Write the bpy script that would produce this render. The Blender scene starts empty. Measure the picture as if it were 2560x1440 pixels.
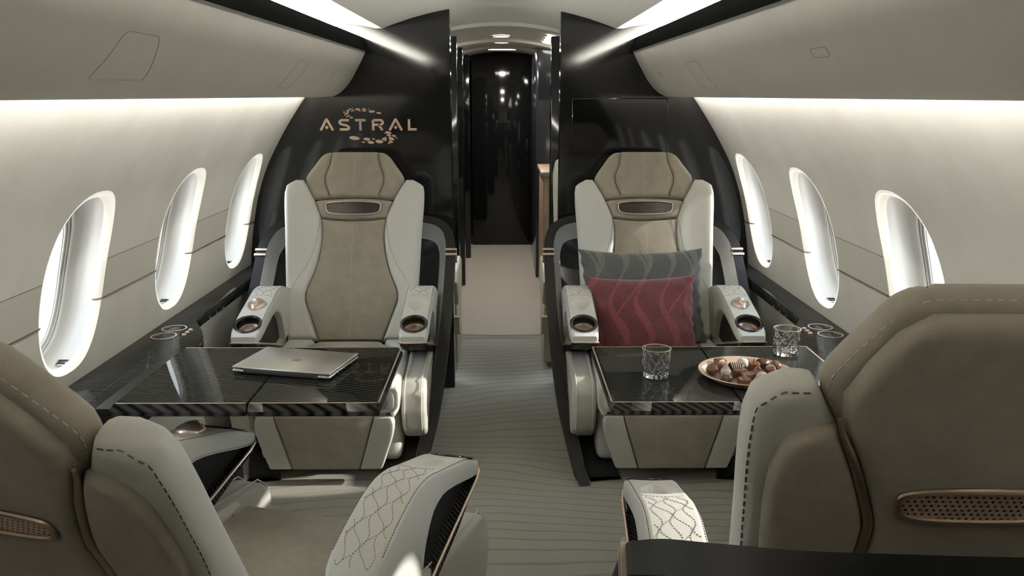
import bpy, bmesh, math, random
from mathutils import Vector, Matrix, Euler

random.seed(7)
SC = bpy.context.scene
COL = SC.collection
PI = math.pi


# ---------------------------------------------------------------- helpers
def lin(c):
    c = c / 255.0
    return c / 12.92 if c <= 0.04045 else ((c + 0.055) / 1.055) ** 2.4


def rgb(r, g, b):
    return (lin(r), lin(g), lin(b), 1.0)


class MB:
    """collects geometry for ONE mesh object"""

    def __init__(self):
        self.v, self.f, self.m = [], [], []

    def add(self, vs, fs, mi=0):
        o = len(self.v)
        self.v += [tuple(p) for p in vs]
        self.f += [tuple(i + o for i in f) for f in fs]
        self.m += [mi] * len(fs)

    def box(self, lo, hi, bev=0.0, seg=2, mi=0, M=None):
        bm = bmesh.new()
        bmesh.ops.create_cube(bm, size=1.0)
        for v in bm.verts:
            v.co = Vector([(lo[i] + hi[i]) / 2 + v.co[i] * (hi[i] - lo[i]) for i in range(3)])
        if bev > 0:
            bmesh.ops.bevel(bm, geom=list(bm.edges), offset=bev, segments=seg, profile=0.5, affect='EDGES')
        self.addbm(bm, mi, M)

    def addbm(self, bm, mi=0, M=None):
        bm.verts.index_update()
        vs = [(M @ v.co if M else v.co.copy()) for v in bm.verts]
        fs = [[v.index for v in f.verts] for f in bm.faces]
        self.add(vs, fs, mi)
        bm.free()

    def prism(self, poly, a, b, fn, bev=0.0, seg=2, mi=0):
        """polygon (p,q) extruded from a to b; fn(p,q,h) -> xyz"""
        bm = bmesh.new()
        lo = [bm.verts.new((p, q, a)) for p, q in poly]
        f = bm.faces.new(lo)
        r = bmesh.ops.extrude_face_region(bm, geom=[f])
        for g in r['geom']:
            if isinstance(g, bmesh.types.BMVert):
                g.co.z = b
        bmesh.ops.recalc_face_normals(bm, faces=bm.faces)
        if bev > 0:
            bmesh.ops.bevel(bm, geom=list(bm.edges), offset=bev, segments=seg, profile=0.5, affect='EDGES')
        for v in bm.verts:
            v.co = Vector(fn(v.co.x, v.co.y, v.co.z))
        self.addbm(bm, mi)

    def loft(self, rings, closed=True, cap0=True, cap1=True, mi=0):
        n = len(rings[0])
        vs = [p for r in rings for p in r]
        fs = []
        for i in range(len(rings) - 1):
            for j in range(n if closed else n - 1):
                k = (j + 1) % n
                fs.append((i * n + j, i * n + k, (i + 1) * n + k, (i + 1) * n + j))
        if cap0:
            fs.append(tuple(range(n - 1, -1, -1)))
        if cap1:
            fs.append(tuple((len(rings) - 1) * n + j for j in range(n)))
        self.add(vs, fs, mi)

    def grid(self, rows, mi=0):
        self.loft(rows, closed=False, cap0=False, cap1=False, mi=mi)

    def tube(self, path, r, n=8, closed=False, mi=0, flat=1.0, up=None):
        P = [Vector(p) for p in path]
        m = len(P)
        rings = []
        nrm = None
        for i in range(m):
            if closed:
                t = P[(i + 1) % m] - P[i - 1]
            else:
                t = P[min(i + 1, m - 1)] - P[max(i - 1, 0)]
            if t.length < 1e-9:
                t = Vector((0, 0, 1))
            t.normalize()
            if nrm is None:
                a = Vector(up) if up else (Vector((0, 0, 1)) if abs(t.z) < 0.9 else Vector((1, 0, 0)))
                nrm = (a - t * a.dot(t)).normalized()
            else:
                nrm = (nrm - t * nrm.dot(t))
                nrm = nrm.normalized() if nrm.length > 1e-6 else Vector((1, 0, 0))
            b = t.cross(nrm)
            rr = r[i] if isinstance(r, (list, tuple)) else r
            rings.append([P[i] + nrm * (math.cos(2 * PI * k / n) * rr * flat) + b * (math.sin(2 * PI * k / n) * rr) for k in range(n)])
        if closed:
            rings.append(rings[0])
            self.loft(rings, True, False, False, mi)
        else:
            self.loft(rings, True, True, True, mi)

    def lathe(self, prof, n=32, M=None, mi=0, cap=False):
        rings = []
        for r, z in prof:
            ring = [Vector((r * math.cos(2 * PI * k / n), r * math.sin(2 * PI * k / n), z)) for k in range(n)]
            rings.append([M @ p for p in ring] if M else ring)
        self.loft(rings, True, cap, cap, mi)

    def sphere(self, c, s, M=None, mi=0, u=20, v=12):
        bm = bmesh.new()
        bmesh.ops.create_uvsphere(bm, u_segments=u, v_segments=v, radius=1.0)
        T = Matrix.Translation(c) @ (M.to_4x4() if M else Matrix.Identity(4)) @ Matrix.Diagonal((s[0], s[1], s[2], 1))
        self.addbm(bm, mi, T)

    def build(self, name, mat, parent=None, smooth=True, ang=38, merge=True):
        me = bpy.data.meshes.new(name)
        bm = bmesh.new()
        vs = [bm.verts.new(p) for p in self.v]
        for f, mi in zip(self.f, self.m):
            try:
                g = bm.faces.new([vs[i] for i in f])
                g.material_index = mi
            except ValueError:
                pass
        if merge:
            bmesh.ops.remove_doubles(bm, verts=bm.verts, dist=1e-5)
        bmesh.ops.recalc_face_normals(bm, faces=bm.faces)
        bm.to_mesh(me)
        bm.free()
        for m_ in (mat if isinstance(mat, (list, tuple)) else [mat]):
            me.materials.append(m_)
        if smooth:
            me.polygons.foreach_set('use_smooth', [True] * len(me.polygons))
            me.set_sharp_from_angle(angle=math.radians(ang))
        o = bpy.data.objects.new(name, me)
        COL.objects.link(o)
        if parent is not None:
            o.parent = parent
        return o


def cut(o, cutter_mb):
    """carve a recess: boolean, applied into the mesh"""
    c = cutter_mb.build('cutter', MT['black'], None, smooth=True)
    c.parent = o.parent
    md = o.modifiers.new('b', 'BOOLEAN')
    md.operation = 'DIFFERENCE'
    md.solver = 'EXACT'
    md.object = c
    bpy.context.view_layer.update()
    dg = bpy.context.evaluated_depsgraph_get()
    me = bpy.data.meshes.new_from_object(o.evaluated_get(dg))
    o.modifiers.remove(md)
    old = o.data
    o.data = me
    me.name = old.name
    bpy.data.meshes.remove(old)
    cm = c.data
    bpy.data.objects.remove(c)
    bpy.data.meshes.remove(cm)
    me.polygons.foreach_set('use_smooth', [True] * len(me.polygons))
    me.set_sharp_from_angle(angle=math.radians(32))


def thing(name, label, cat, loc=(0, 0, 0), rz=0.0, group=None):
    o = bpy.data.objects.new(name, None)
    o.empty_display_size = 0.05
    COL.objects.link(o)
    o.location = loc
    o.rotation_euler = (0, 0, rz)
    return tag(o, label, cat, group)


def tag(o, label, cat, group=None):
    o['label'] = label
    o['category'] = cat
    if group:
        o['group'] = group
    return o


def struct(o):
    o['kind'] = 'structure'
    return o


def lab(o, s):
    o['label'] = s
    return o


def spl(pts, x):
    """monotone-ish smooth interpolation through (x, y) points"""
    if x <= pts[0][0]:
        return pts[0][1]
    if x >= pts[-1][0]:
        return pts[-1][1]
    for i in range(len(pts) - 1):
        if pts[i][0] <= x <= pts[i + 1][0]:
            break
    x0, y0 = pts[i]
    x1, y1 = pts[i + 1]

    def slope(k):
        if k <= 0 or k >= len(pts) - 1:
            j = 0 if k <= 0 else len(pts) - 2
            return (pts[j + 1][1] - pts[j][1]) / (pts[j + 1][0] - pts[j][0])
        a = (pts[k][1] - pts[k - 1][1]) / (pts[k][0] - pts[k - 1][0])
        b = (pts[k + 1][1] - pts[k][1]) / (pts[k + 1][0] - pts[k][0])
        return 0.0 if a * b <= 0 else 2 * a * b / (a + b)
    h = x1 - x0
    t = (x - x0) / h
    m0, m1 = slope(i) * h, slope(i + 1) * h
    return (2 * t ** 3 - 3 * t * t + 1) * y0 + (t ** 3 - 2 * t * t + t) * m0 + (-2 * t ** 3 + 3 * t * t) * y1 + (t ** 3 - t * t) * m1


def cr(pts, n=8, closed=False):
    """Catmull-Rom through 2D/3D points"""
    P = [Vector(p) for p in pts]
    out = []
    m = len(P)
    for i in range(m if closed else m - 1):
        g = lambda k: P[k % m] if closed else P[max(0, min(m - 1, k))]
        p0, p1, p2, p3 = g(i - 1), g(i), g(i + 1), g(i + 2)
        for k in range(n):
            t = k / n
            out.append(0.5 * ((2 * p1) + (p2 - p0) * t + (2 * p0 - 5 * p1 + 4 * p2 - p3) * t * t + (3 * p1 - p0 - 3 * p2 + p3) * t ** 3))
    if not closed:
        out.append(P[-1].copy())
    return out


def _samples(a, b, r, n):
    w = b - a
    r = min(r, w * 0.5)
    e = [0.0, 0.07, 0.22, 0.45, 0.72, 1.0]
    s = [a + r * q for q in e]
    if w > 2 * r + 1e-6:
        s += [a + r + (w - 2 * r) * k / n for k in range(1, n)]
        s += [b - r * q for q in reversed(e)]
    else:
        s += [b - r * q for q in reversed(e[:-1])]
    return s


def edge_dist(x, v, ol):
    best = 9.0
    for (a, b), (c, d) in zip(ol, ol[1:]):
        ux, uy = c - a, d - b
        L2 = ux * ux + uy * uy
        t = 0 if L2 < 1e-12 else min(1, max(0, ((x - a) * ux + (v - b) * uy) / L2))
        best = min(best, math.hypot(x - a - t * ux, v - b - t * uy))
    return best


def pad(mb, rows, hf, hb, r, fmap, nx=6, nv=10, rv=None, mi=0, bulge=0.0, dist=False):
    """upholstered pad: rows of (v, x_left, x_right); rounded into its edges over radius r,
    front surface at height hf, back at hb; fmap(x, v, h) -> xyz"""
    L = [(q[0], q[1]) for q in rows]
    R = [(q[0], q[2]) for q in rows]
    v0, v1 = rows[0][0], rows[-1][0]
    rv = rv if rv is not None else r
    vs = _samples(v0, v1, rv, nv)
    mid = (hf + hb) / 2
    hh = (hf - hb) / 2
    q = lambda s: max(0.0, 1 - (1 - min(1.0, max(0.0, s))) ** 2.5) ** .42
    F, B = [], []
    if dist:
        fr = [v0 + (v1 - v0) * k / 60 for k in range(61)]
        ol = [(spl(L, v), v) for v in fr] + [(spl(R, v), v) for v in reversed(fr)]
        ol.append(ol[0])
    for v in vs:
        a, b = spl(L, v), spl(R, v)
        rr = max(1e-4, min(r, (b - a) / 2))
        row, brow = [], []
        for x in _samples(a, b, r, nx):
            k = q(min(x - a, b - x) / rr) * q(min(v - v0, v1 - v) / max(1e-4, min(rv, (v1 - v0) / 2)))
            if dist:
                k = 0.0 if min(x - a, b - x, v - v0, v1 - v) < 1e-7 else q(edge_dist(x, v, ol) / r)
            u = (x - (a + b) / 2) / max(1e-4, (b - a) / 2)
            w = (v - (v0 + v1) / 2) / ((v1 - v0) / 2)
            bl = bulge * (1 - u * u) * (1 - w ** 4)
            row.append(fmap(x, v, mid + hh * k + bl))
            brow.append(fmap(x, v, mid - hh * k))
        F.append(row)
        B.append(brow)
    # every row needs the same count: resample if the width crossed 2r
    n = max(len(x) for x in F)

    def fix(row):
        if len(row) == n:
            return row
        out = []
        for k in range(n):
            t = k / (n - 1) * (len(row) - 1)
            i = min(int(t), len(row) - 2)
            out.append(Vector(row[i]).lerp(Vector(row[i + 1]), t - i))
        return out
    F = [fix(x) for x in F]
    B = [fix(x) for x in B]
    mb.grid(F, mi)
    mb.grid([list(reversed(x)) for x in B], mi)


def dashes(mb, path, dash=0.007, gap=0.005, r=0.0011):
    P = [Vector(p) for p in path]
    s = [0.0]
    for a, b in zip(P, P[1:]):
        s.append(s[-1] + (b - a).length)

    def at(d):
        for i in range(len(P) - 1):
            if d <= s[i + 1]:
                w = s[i + 1] - s[i]
                return P[i].lerp(P[i + 1], (d - s[i]) / w if w > 0 else 0)
        return P[-1]
    d = 0.0
    while d + dash < s[-1]:
        mb.tube([at(d), at(d + dash)], r, 4)
        d += dash + gap


# ---------------------------------------------------------------- materials
def new_mat(name):
    m = bpy.data.materials.new(name)
    m.use_nodes = True
    nt = m.node_tree
    b = nt.nodes['Principled BSDF']
    return m, nt, b


def nd(nt, typ, **kw):
    n = nt.nodes.new(typ)
    for k, v in kw.items():
        if k in n.inputs:
            n.inputs[k].default_value = v
        else:
            setattr(n, k, v)
    return n


def coords(nt, scale=(1, 1, 1), rot=(0, 0, 0)):
    t = nd(nt, 'ShaderNodeTexCoord')
    m = nd(nt, 'ShaderNodeMapping')
    m.inputs['Scale'].default_value = scale
    m.inputs['Rotation'].default_value = rot
    nt.links.new(t.outputs['Object'], m.inputs['Vector'])
    return m.outputs['Vector']


def simple(name, col, rough=0.5, metal=0.0, coat=0.0, mott=0.0, mscale=9.0, bump=0.0, bscale=300.0, emis=None, spec=0.5, sheen=0.0):
    m, nt, b = new_mat(name)
    b.inputs['Base Color'].default_value = col
    b.inputs['Roughness'].default_value = rough
    b.inputs['Metallic'].default_value = metal
    b.inputs['Coat Weight'].default_value = coat
    b.inputs['Coat Roughness'].default_value = 0.04
    b.inputs['Specular IOR Level'].default_value = spec
    b.inputs['Sheen Weight'].default_value = sheen
    if mott > 0 or bump > 0:
        vec = coords(nt)
    if mott > 0:
        n = nd(nt, 'ShaderNodeTexNoise', Scale=mscale, Detail=6.0, Roughness=0.65)
        nt.links.new(vec, n.inputs['Vector'])
        r = nd(nt, 'ShaderNodeMapRange')
        r.inputs['From Min'].default_value = 0.25
        r.inputs['From Max'].default_value = 0.75
        r.inputs['To Min'].default_value = 1 - mott
        r.inputs['To Max'].default_value = 1 + mott
        nt.links.new(n.outputs['Fac'], r.inputs['Value'])
        x = nd(nt, 'ShaderNodeMix', data_type='RGBA', blend_type='MULTIPLY')
        x.inputs[0].default_value = 1.0
        x.inputs[6].default_value = col
        nt.links.new(r.outputs[0], x.inputs[7])
        nt.links.new(x.outputs[2], b.inputs['Base Color'])
    if bump > 0:
        n2 = nd(nt, 'ShaderNodeTexNoise', Scale=bscale, Detail=3.0)
        nt.links.new(vec, n2.inputs['Vector'])
        bp = nd(nt, 'ShaderNodeBump', Strength=bump, Distance=0.002)
        nt.links.new(n2.outputs['Fac'], bp.inputs['Height'])
        nt.links.new(bp.outputs[0], b.inputs['Normal'])
    if emis:
        b.inputs['Emission Color'].default_value = emis[0]
        b.inputs['Emission Strength'].default_value = emis[1]
    return m


def m_carbon(name, rot, lo=(14, 14, 14), hi=(58, 58, 56), period=0.026, fine=True):
    m, nt, b = new_mat(name)
    vec = coords(nt, rot=rot)
    w = nd(nt, 'ShaderNodeTexWave', wave_type='BANDS', bands_direction='Y', Scale=0.66 / period, Distortion=0.0)
    nt.links.new(vec, w.inputs['Vector'])
    w2 = nd(nt, 'ShaderNodeTexWave', wave_type='BANDS', bands_direction='X', Scale=0.314 / 0.006)
    nt.links.new(vec, w2.inputs['Vector'])
    mx = nd(nt, 'ShaderNodeMath', operation='MULTIPLY_ADD')
    nt.links.new(w2.outputs['Fac'], mx.inputs[0])
    mx.inputs[1].default_value = 0.08
    nt.links.new(w.outputs['Fac'], mx.inputs[2])
    rp = nd(nt, 'ShaderNodeValToRGB')
    rp.color_ramp.elements[0].position = 0.15
    rp.color_ramp.elements[0].color = rgb(*lo)
    rp.color_ramp.elements[1].position = 1.0
    rp.color_ramp.elements[1].color = rgb(*hi)
    nt.links.new(mx.outputs[0], rp.inputs[0])
    nt.links.new(rp.outputs[0], b.inputs['Base Color'])
    b.inputs['Roughness'].default_value = 0.4
    b.inputs['Specular IOR Level'].default_value = 0.0
    b.inputs['Coat Weight'].default_value = 0.33
    b.inputs['Coat Roughness'].default_value = 0.02
    return m


def m_carpet():
    m, nt, b = new_mat('wave_carpet')
    vec = coords(nt)
    nz = nd(nt, 'ShaderNodeTexNoise', Scale=1.1, Detail=1.5)
    nt.links.new(vec, nz.inputs['Vector'])
    # soft ridges that swing and pinch like windblown sand
    ad = nd(nt, 'ShaderNodeVectorMath', operation='MULTIPLY_ADD')
    n3 = nd(nt, 'ShaderNodeTexNoise', Scale=1.0, Detail=1.5, Roughness=0.40)
    mp3 = nd(nt, 'ShaderNodeMapping')
    mp3.inputs['Scale'].default_value = (1.1, 1.5, 1)
    nt.links.new(vec, mp3.inputs[0])
    nt.links.new(mp3.outputs[0], n3.inputs['Vector'])
    nt.links.new(n3.outputs['Color'], ad.inputs[0])
    ad.inputs[1].default_value = (0, 0.50, 0)
    nt.links.new(vec, ad.inputs[2])
    w = nd(nt, 'ShaderNodeTexWave', wave_type='BANDS', bands_direction='Y', Scale=4.6, Distortion=0.5, Detail=1.0, wave_profile='SAW')
    w.inputs['Detail Scale'].default_value = 1.5
    nt.links.new(ad.outputs[0], w.inputs['Vector'])
    f = nd(nt, 'ShaderNodeTexNoise', Scale=420.0, Detail=2.0)
    nt.links.new(vec, f.inputs['Vector'])
    pw = nd(nt, 'ShaderNodeMath', operation='POWER')
    nt.links.new(w.outputs['Fac'], pw.inputs[0])
    pw.inputs[1].default_value = 0.8
    rp = nd(nt, 'ShaderNodeValToRGB')
    rp.color_ramp.elements[0].color = rgb(120, 118, 109)  # groove shade put into the colour: darker where the ridges dip
    rp.color_ramp.elements[0].position = 0.1
    rp.color_ramp.elements[1].color = rgb(146, 144, 134)
    rp.color_ramp.elements[1].position = 0.30
    nt.links.new(pw.outputs[0], rp.inputs[0])
    x = nd(nt, 'ShaderNodeMix', data_type='RGBA', blend_type='OVERLAY')
    x.inputs[0].default_value = 0.35
    nt.links.new(rp.outputs[0], x.inputs[6])
    nt.links.new(f.outputs['Fac'], x.inputs[7])
    nt.links.new(x.outputs[2], b.inputs['Base Color'])
    bp = nd(nt, 'ShaderNodeBump', Strength=0.45, Distance=0.010)
    nt.links.new(pw.outputs[0], bp.inputs['Height'])
    nt.links.new(bp.outputs[0], b.inputs['Normal'])
    b.inputs['Roughness'].default_value = 0.95
    b.inputs['Sheen Weight'].default_value = 0.2
    return m


def m_wall():
    """cabin sidewall leather with a ribbed fabric band between two seams (heights are fixed on the wall)"""
    m, nt, b = new_mat('sidewall_leather')
    t = nd(nt, 'ShaderNodeTexCoord')
    sx = nd(nt, 'ShaderNodeSeparateXYZ')
    nt.links.new(t.outputs['Object'], sx.inputs[0])
    n = nd(nt, 'ShaderNodeTexNoise', Scale=4.0, Detail=6.0, Roughness=0.6)
    nt.links.new(t.outputs['Object'], n.inputs['Vector'])
    rp = nd(nt, 'ShaderNodeValToRGB')
    rp.color_ramp.elements[0].position = 0.3
    rp.color_ramp.elements[0].color = rgb(192, 188, 177)
    rp.color_ramp.elements[1].position = 0.7
    rp.color_ramp.elements[1].color = rgb(204, 201, 191)
    nt.links.new(n.outputs['Fac'], rp.inputs[0])

    def band(a, c):
        p = nd(nt, 'ShaderNodeMath', operation='GREATER_THAN')
        p.inputs[1].default_value = a
        q = nd(nt, 'ShaderNodeMath', operation='LESS_THAN')
        q.inputs[1].default_value = c
        z = nd(nt, 'ShaderNodeMath', operation='MULTIPLY')
        nt.links.new(sx.outputs['Z'], p.inputs[0])
        nt.links.new(sx.outputs['Z'], q.inputs[0])
        nt.links.new(p.outputs[0], z.inputs[0])
        nt.links.new(q.outputs[0], z.inputs[1])
        return z.outputs[0]
    fb = band(0.868, 0.988)
    sm = band(0.9865, 0.9895)
    rib = nd(nt, 'ShaderNodeTexWave', wave_type='BANDS', bands_direction='Y', Scale=0.314 / 0.0065, Distortion=0.8)
    nt.links.new(t.outputs['Object'], rib.inputs['Vector'])
    fr = nd(nt, 'ShaderNodeValToRGB')
    fr.color_ramp.elements[0].color = rgb(168, 165, 152)
    fr.color_ramp.elements[1].color = rgb(200, 197, 184)
    nt.links.new(rib.outputs['Fac'], fr.inputs[0])
    x = nd(nt, 'ShaderNodeMix', data_type='RGBA')
    nt.links.new(fb, x.inputs[0])
    nt.links.new(rp.outputs[0], x.inputs[6])
    nt.links.new(fr.outputs[0], x.inputs[7])
    y = nd(nt, 'ShaderNodeMix', data_type='RGBA')
    nt.links.new(sm, y.inputs[0])
    nt.links.new(x.outputs[2], y.inputs[6])
    y.inputs[7].default_value = rgb(120, 116, 104)
    nt.links.new(y.outputs[2], b.inputs['Base Color'])
    f = nd(nt, 'ShaderNodeTexNoise', Scale=220.0, Detail=3.0)
    nt.links.new(t.outputs['Object'], f.inputs['Vector'])
    bp = nd(nt, 'ShaderNodeBump', Strength=0.12, Distance=0.002)
    nt.links.new(f.outputs['Fac'], bp.inputs['Height'])
    nt.links.new(bp.outputs[0], b.inputs['Normal'])
    b.inputs['Roughness'].default_value = 0.6
    return m


def m_waves(name, base, line, axis_h='Z', axis_w='X', period=0.045, width=0.10, rough=0.07):
    """gloss panel with thin wavy horizontal lines inlaid"""
    m, nt, b = new_mat(name)
    t = nd(nt, 'ShaderNodeTexCoord')
    s = nd(nt, 'ShaderNodeSeparateXYZ')
    nt.links.new(t.outputs['Object'], s.inputs[0])
    fr = nd(nt, 'ShaderNodeMath', operation='DIVIDE')
    nt.links.new(s.outputs[axis_h], fr.inputs[0])
    fr.inputs[1].default_value = period
    fl = nd(nt, 'ShaderNodeMath', operation='ROUND')
    si = nd(nt, 'ShaderNodeMath', operation='MULTIPLY')
    nt.links.new(s.outputs[axis_w], si.inputs[0])
    si.inputs[1].default_value = 2 * PI / 0.17
    sn = nd(nt, 'ShaderNodeMath', operation='SINE')
    nt.links.new(si.outputs[0], sn.inputs[0])
    am = nd(nt, 'ShaderNodeMath', operation='MULTIPLY_ADD')
    nt.links.new(sn.outputs[0], am.inputs[0])
    am.inputs[1].default_value = 0.17
    nt.links.new(fr.outputs[0], am.inputs[2])
    nt.links.new(am.outputs[0], fl.inputs[0])
    df = nd(nt, 'ShaderNodeMath', operation='SUBTRACT')
    nt.links.new(am.outputs[0], df.inputs[0])
    nt.links.new(fl.outputs[0], df.inputs[1])
    ab = nd(nt, 'ShaderNodeMath', operation='ABSOLUTE')
    nt.links.new(df.outputs[0], ab.inputs[0])
    lt = nd(nt, 'ShaderNodeMath', operation='LESS_THAN')
    nt.links.new(ab.outputs[0], lt.inputs[0])
    lt.inputs[1].default_value = width
    x = nd(nt, 'ShaderNodeMix', data_type='RGBA')
    nt.links.new(lt.outputs[0], x.inputs[0])
    x.inputs[6].default_value = base
    x.inputs[7].default_value = line
    nt.links.new(x.outputs[2], b.inputs['Base Color'])
    b.inputs['Roughness'].default_value = rough
    return m


def m_pillow(name, dark, light, off=0.0):
    """woven cloth with wavy vertical ribbons"""
    m, nt, b = new_mat(name)
    t = nd(nt, 'ShaderNodeTexCoord')
    s = nd(nt, 'ShaderNodeSeparateXYZ')
    nt.links.new(t.outputs['Object'], s.inputs[0])

    def ma(op, a, c, d=None):
        n = nd(nt, 'ShaderNodeMath', operation=op)
        for i, q in enumerate((a, c, d)):
            if q is None:
                continue
            if isinstance(q, (int, float)):
                n.inputs[i].default_value = q
            else:
                nt.links.new(q, n.inputs[i])
        return n.outputs[0]
    X, Z = s.outputs['X'], s.outputs['Y']
    w1 = ma('MULTIPLY', ma('SINE', ma('MULTIPLY_ADD', Z, 2 * PI / 0.30, 0.6 + off), 0.0), 0.030)
    p = ma('DIVIDE', ma('ADD', X, w1), 0.105)
    d = ma('ABSOLUTE', ma('SUBTRACT', p, ma('ROUND', p, 0.0)), 0.0)
    wid = ma('MULTIPLY_ADD', ma('SINE', ma('MULTIPLY_ADD', Z, 2 * PI / 0.30, 2.4 + off), 0.0), 0.06, 0.11)
    r1 = ma('LESS_THAN', d, wid)
    w2 = ma('MULTIPLY', ma('SINE', ma('MULTIPLY_ADD', Z, 2 * PI / 0.42, 2.0 + off), 0.0), 0.060)
    p2 = ma('DIVIDE', ma('ADD', ma('ADD', X, 0.05), w2), 0.21)
    d2 = ma('ABSOLUTE', ma('SUBTRACT', p2, ma('ROUND', p2, 0.0)), 0.0)
    r2 = ma('LESS_THAN', d2, 0.03)
    rr = ma('MAXIMUM', r1, r2)
    nx = nd(nt, 'ShaderNodeTexNoise', Scale=1.0, Detail=2.0)
    mp = nd(nt, 'ShaderNodeMapping')
    mp.inputs['Scale'].default_value = (40, 900, 40)
    nt.links.new(t.outputs['Object'], mp.inputs[0])
    nt.links.new(mp.outputs[0], nx.inputs['Vector'])
    ny = nd(nt, 'ShaderNodeTexNoise', Scale=1.0, Detail=2.0)
    mp2 = nd(nt, 'ShaderNodeMapping')
    mp2.inputs['Scale'].default_value = (900, 40, 40)
    nt.links.new(t.outputs['Object'], mp2.inputs[0])
    nt.links.new(mp2.outputs[0], ny.inputs['Vector'])
    wv = ma('MULTIPLY', ma('ADD', nx.outputs['Fac'], ny.outputs['Fac']), 0.5)
    fac = ma('MULTIPLY_ADD', ma('SUBTRACT', wv, 0.5), 1.7, ma('MULTIPLY_ADD', rr, 0.36, 0.32))
    rp = nd(nt, 'ShaderNodeValToRGB')
    rp.color_ramp.elements[0].color = dark
    rp.color_ramp.elements[1].color = light
    nt.links.new(fac, rp.inputs[0])
    nt.links.new(rp.outputs[0], b.inputs['Base Color'])
    bp = nd(nt, 'ShaderNodeBump', Strength=0.25, Distance=0.001)
    nt.links.new(wv, bp.inputs['Height'])
    nt.links.new(bp.outputs[0], b.inputs['Normal'])
    b.inputs['Roughness'].default_value = 0.75
    b.inputs['Sheen Weight'].default_value = 0.3
    return m


def m_woven():
    m, nt, b = new_mat('black_woven_liner')
    vec = coords(nt)
    w = nd(nt, 'ShaderNodeTexWave', wave_type='BANDS', bands_direction='DIAGONAL', Scale=9.0, Distortion=0.0, wave_profile='SAW')
    br = nd(nt, 'ShaderNodeTexBrick')
    br.inputs['Scale'].default_value = 38.0
    br.inputs['Color1'].default_value = rgb(10, 10, 10)
    br.inputs['Color2'].default_value = rgb(34, 33, 31)
    br.inputs['Mortar'].default_value = rgb(4, 4, 4)
    mp = nd(nt, 'ShaderNodeMapping')
    mp.inputs['Rotation'].default_value = (0.8, 0.6, 0.78)
    nt.links.new(vec, mp.inputs[0])
    nt.links.new(mp.outputs[0], br.inputs['Vector'])
    nt.links.new(br.outputs['Color'], b.inputs['Base Color'])
    bp = nd(nt, 'ShaderNodeBump', Strength=0.6, Distance=0.004)
    nt.links.new(br.outputs['Fac'], bp.inputs['Height'])
    bp.invert = True
    nt.links.new(bp.outputs[0], b.inputs['Normal'])
    nt.nodes.remove(w)
    b.inputs['Roughness'].default_value = 0.5
    return m


def m_perf(name, base, hole, metal, pitch=0.0075, r=0.27):
    """perforated grille: staggered dots in the panel's own x/z"""
    m, nt, b = new_mat(name)
    t = nd(nt, 'ShaderNodeTexCoord')
    s = nd(nt, 'ShaderNodeSeparateXYZ')
    nt.links.new(t.outputs['Object'], s.inputs[0])

    def ma(op, a, c=0.0, d=None):
        n = nd(nt, 'ShaderNodeMath', operation=op)
        for i, q in enumerate((a, c, d)):
            if q is None:
                continue
            if isinstance(q, (int, float)):
                n.inputs[i].default_value = q
            else:
                nt.links.new(q, n.inputs[i])
        return n.outputs[0]
    u = ma('DIVIDE', s.outputs['X'], pitch)
    v = ma('DIVIDE', s.outputs['Z'], pitch * 0.8)
    row = ma('ROUND', v)
    odd = ma('MULTIPLY', ma('MODULO', ma('ADD', row, 1000.0), 2.0), 0.5)
    uu = ma('ADD', u, odd)
    du = ma('SUBTRACT', uu, ma('ROUND', uu))
    dv = ma('SUBTRACT', v, row)
    dd = ma('SQRT', ma('ADD', ma('MULTIPLY', du, du), ma('MULTIPLY', dv, dv)))
    h = ma('LESS_THAN', dd, r)
    x = nd(nt, 'ShaderNodeMix', data_type='RGBA')
    nt.links.new(h, x.inputs[0])
    x.inputs[6].default_value = base
    x.inputs[7].default_value = hole
    nt.links.new(x.outputs[2], b.inputs['Base Color'])
    mt = ma('MULTIPLY_ADD', h, -metal, metal)
    nt.links.new(mt, b.inputs['Metallic'])
    b.inputs['Roughness'].default_value = 0.25
    return m


def m_wood():
    m, nt, b = new_mat('pale_wood')
    vec = coords(nt, scale=(14, 14, 1.2))
    n = nd(nt, 'ShaderNodeTexNoise', Scale=3.0, Detail=5.0, Distortion=0.6)
    nt.links.new(vec, n.inputs['Vector'])
    rp = nd(nt, 'ShaderNodeValToRGB')
    rp.color_ramp.elements[0].position = 0.3
    rp.color_ramp.elements[0].color = rgb(150, 124, 104)
    rp.color_ramp.elements[1].position = 0.7
    rp.color_ramp.elements[1].color = rgb(188, 164, 144)
    nt.links.new(n.outputs['Fac'], rp.inputs[0])
    nt.links.new(rp.outputs[0], b.inputs['Base Color'])
    b.inputs['Roughness'].default_value = 0.4
    return m


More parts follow.
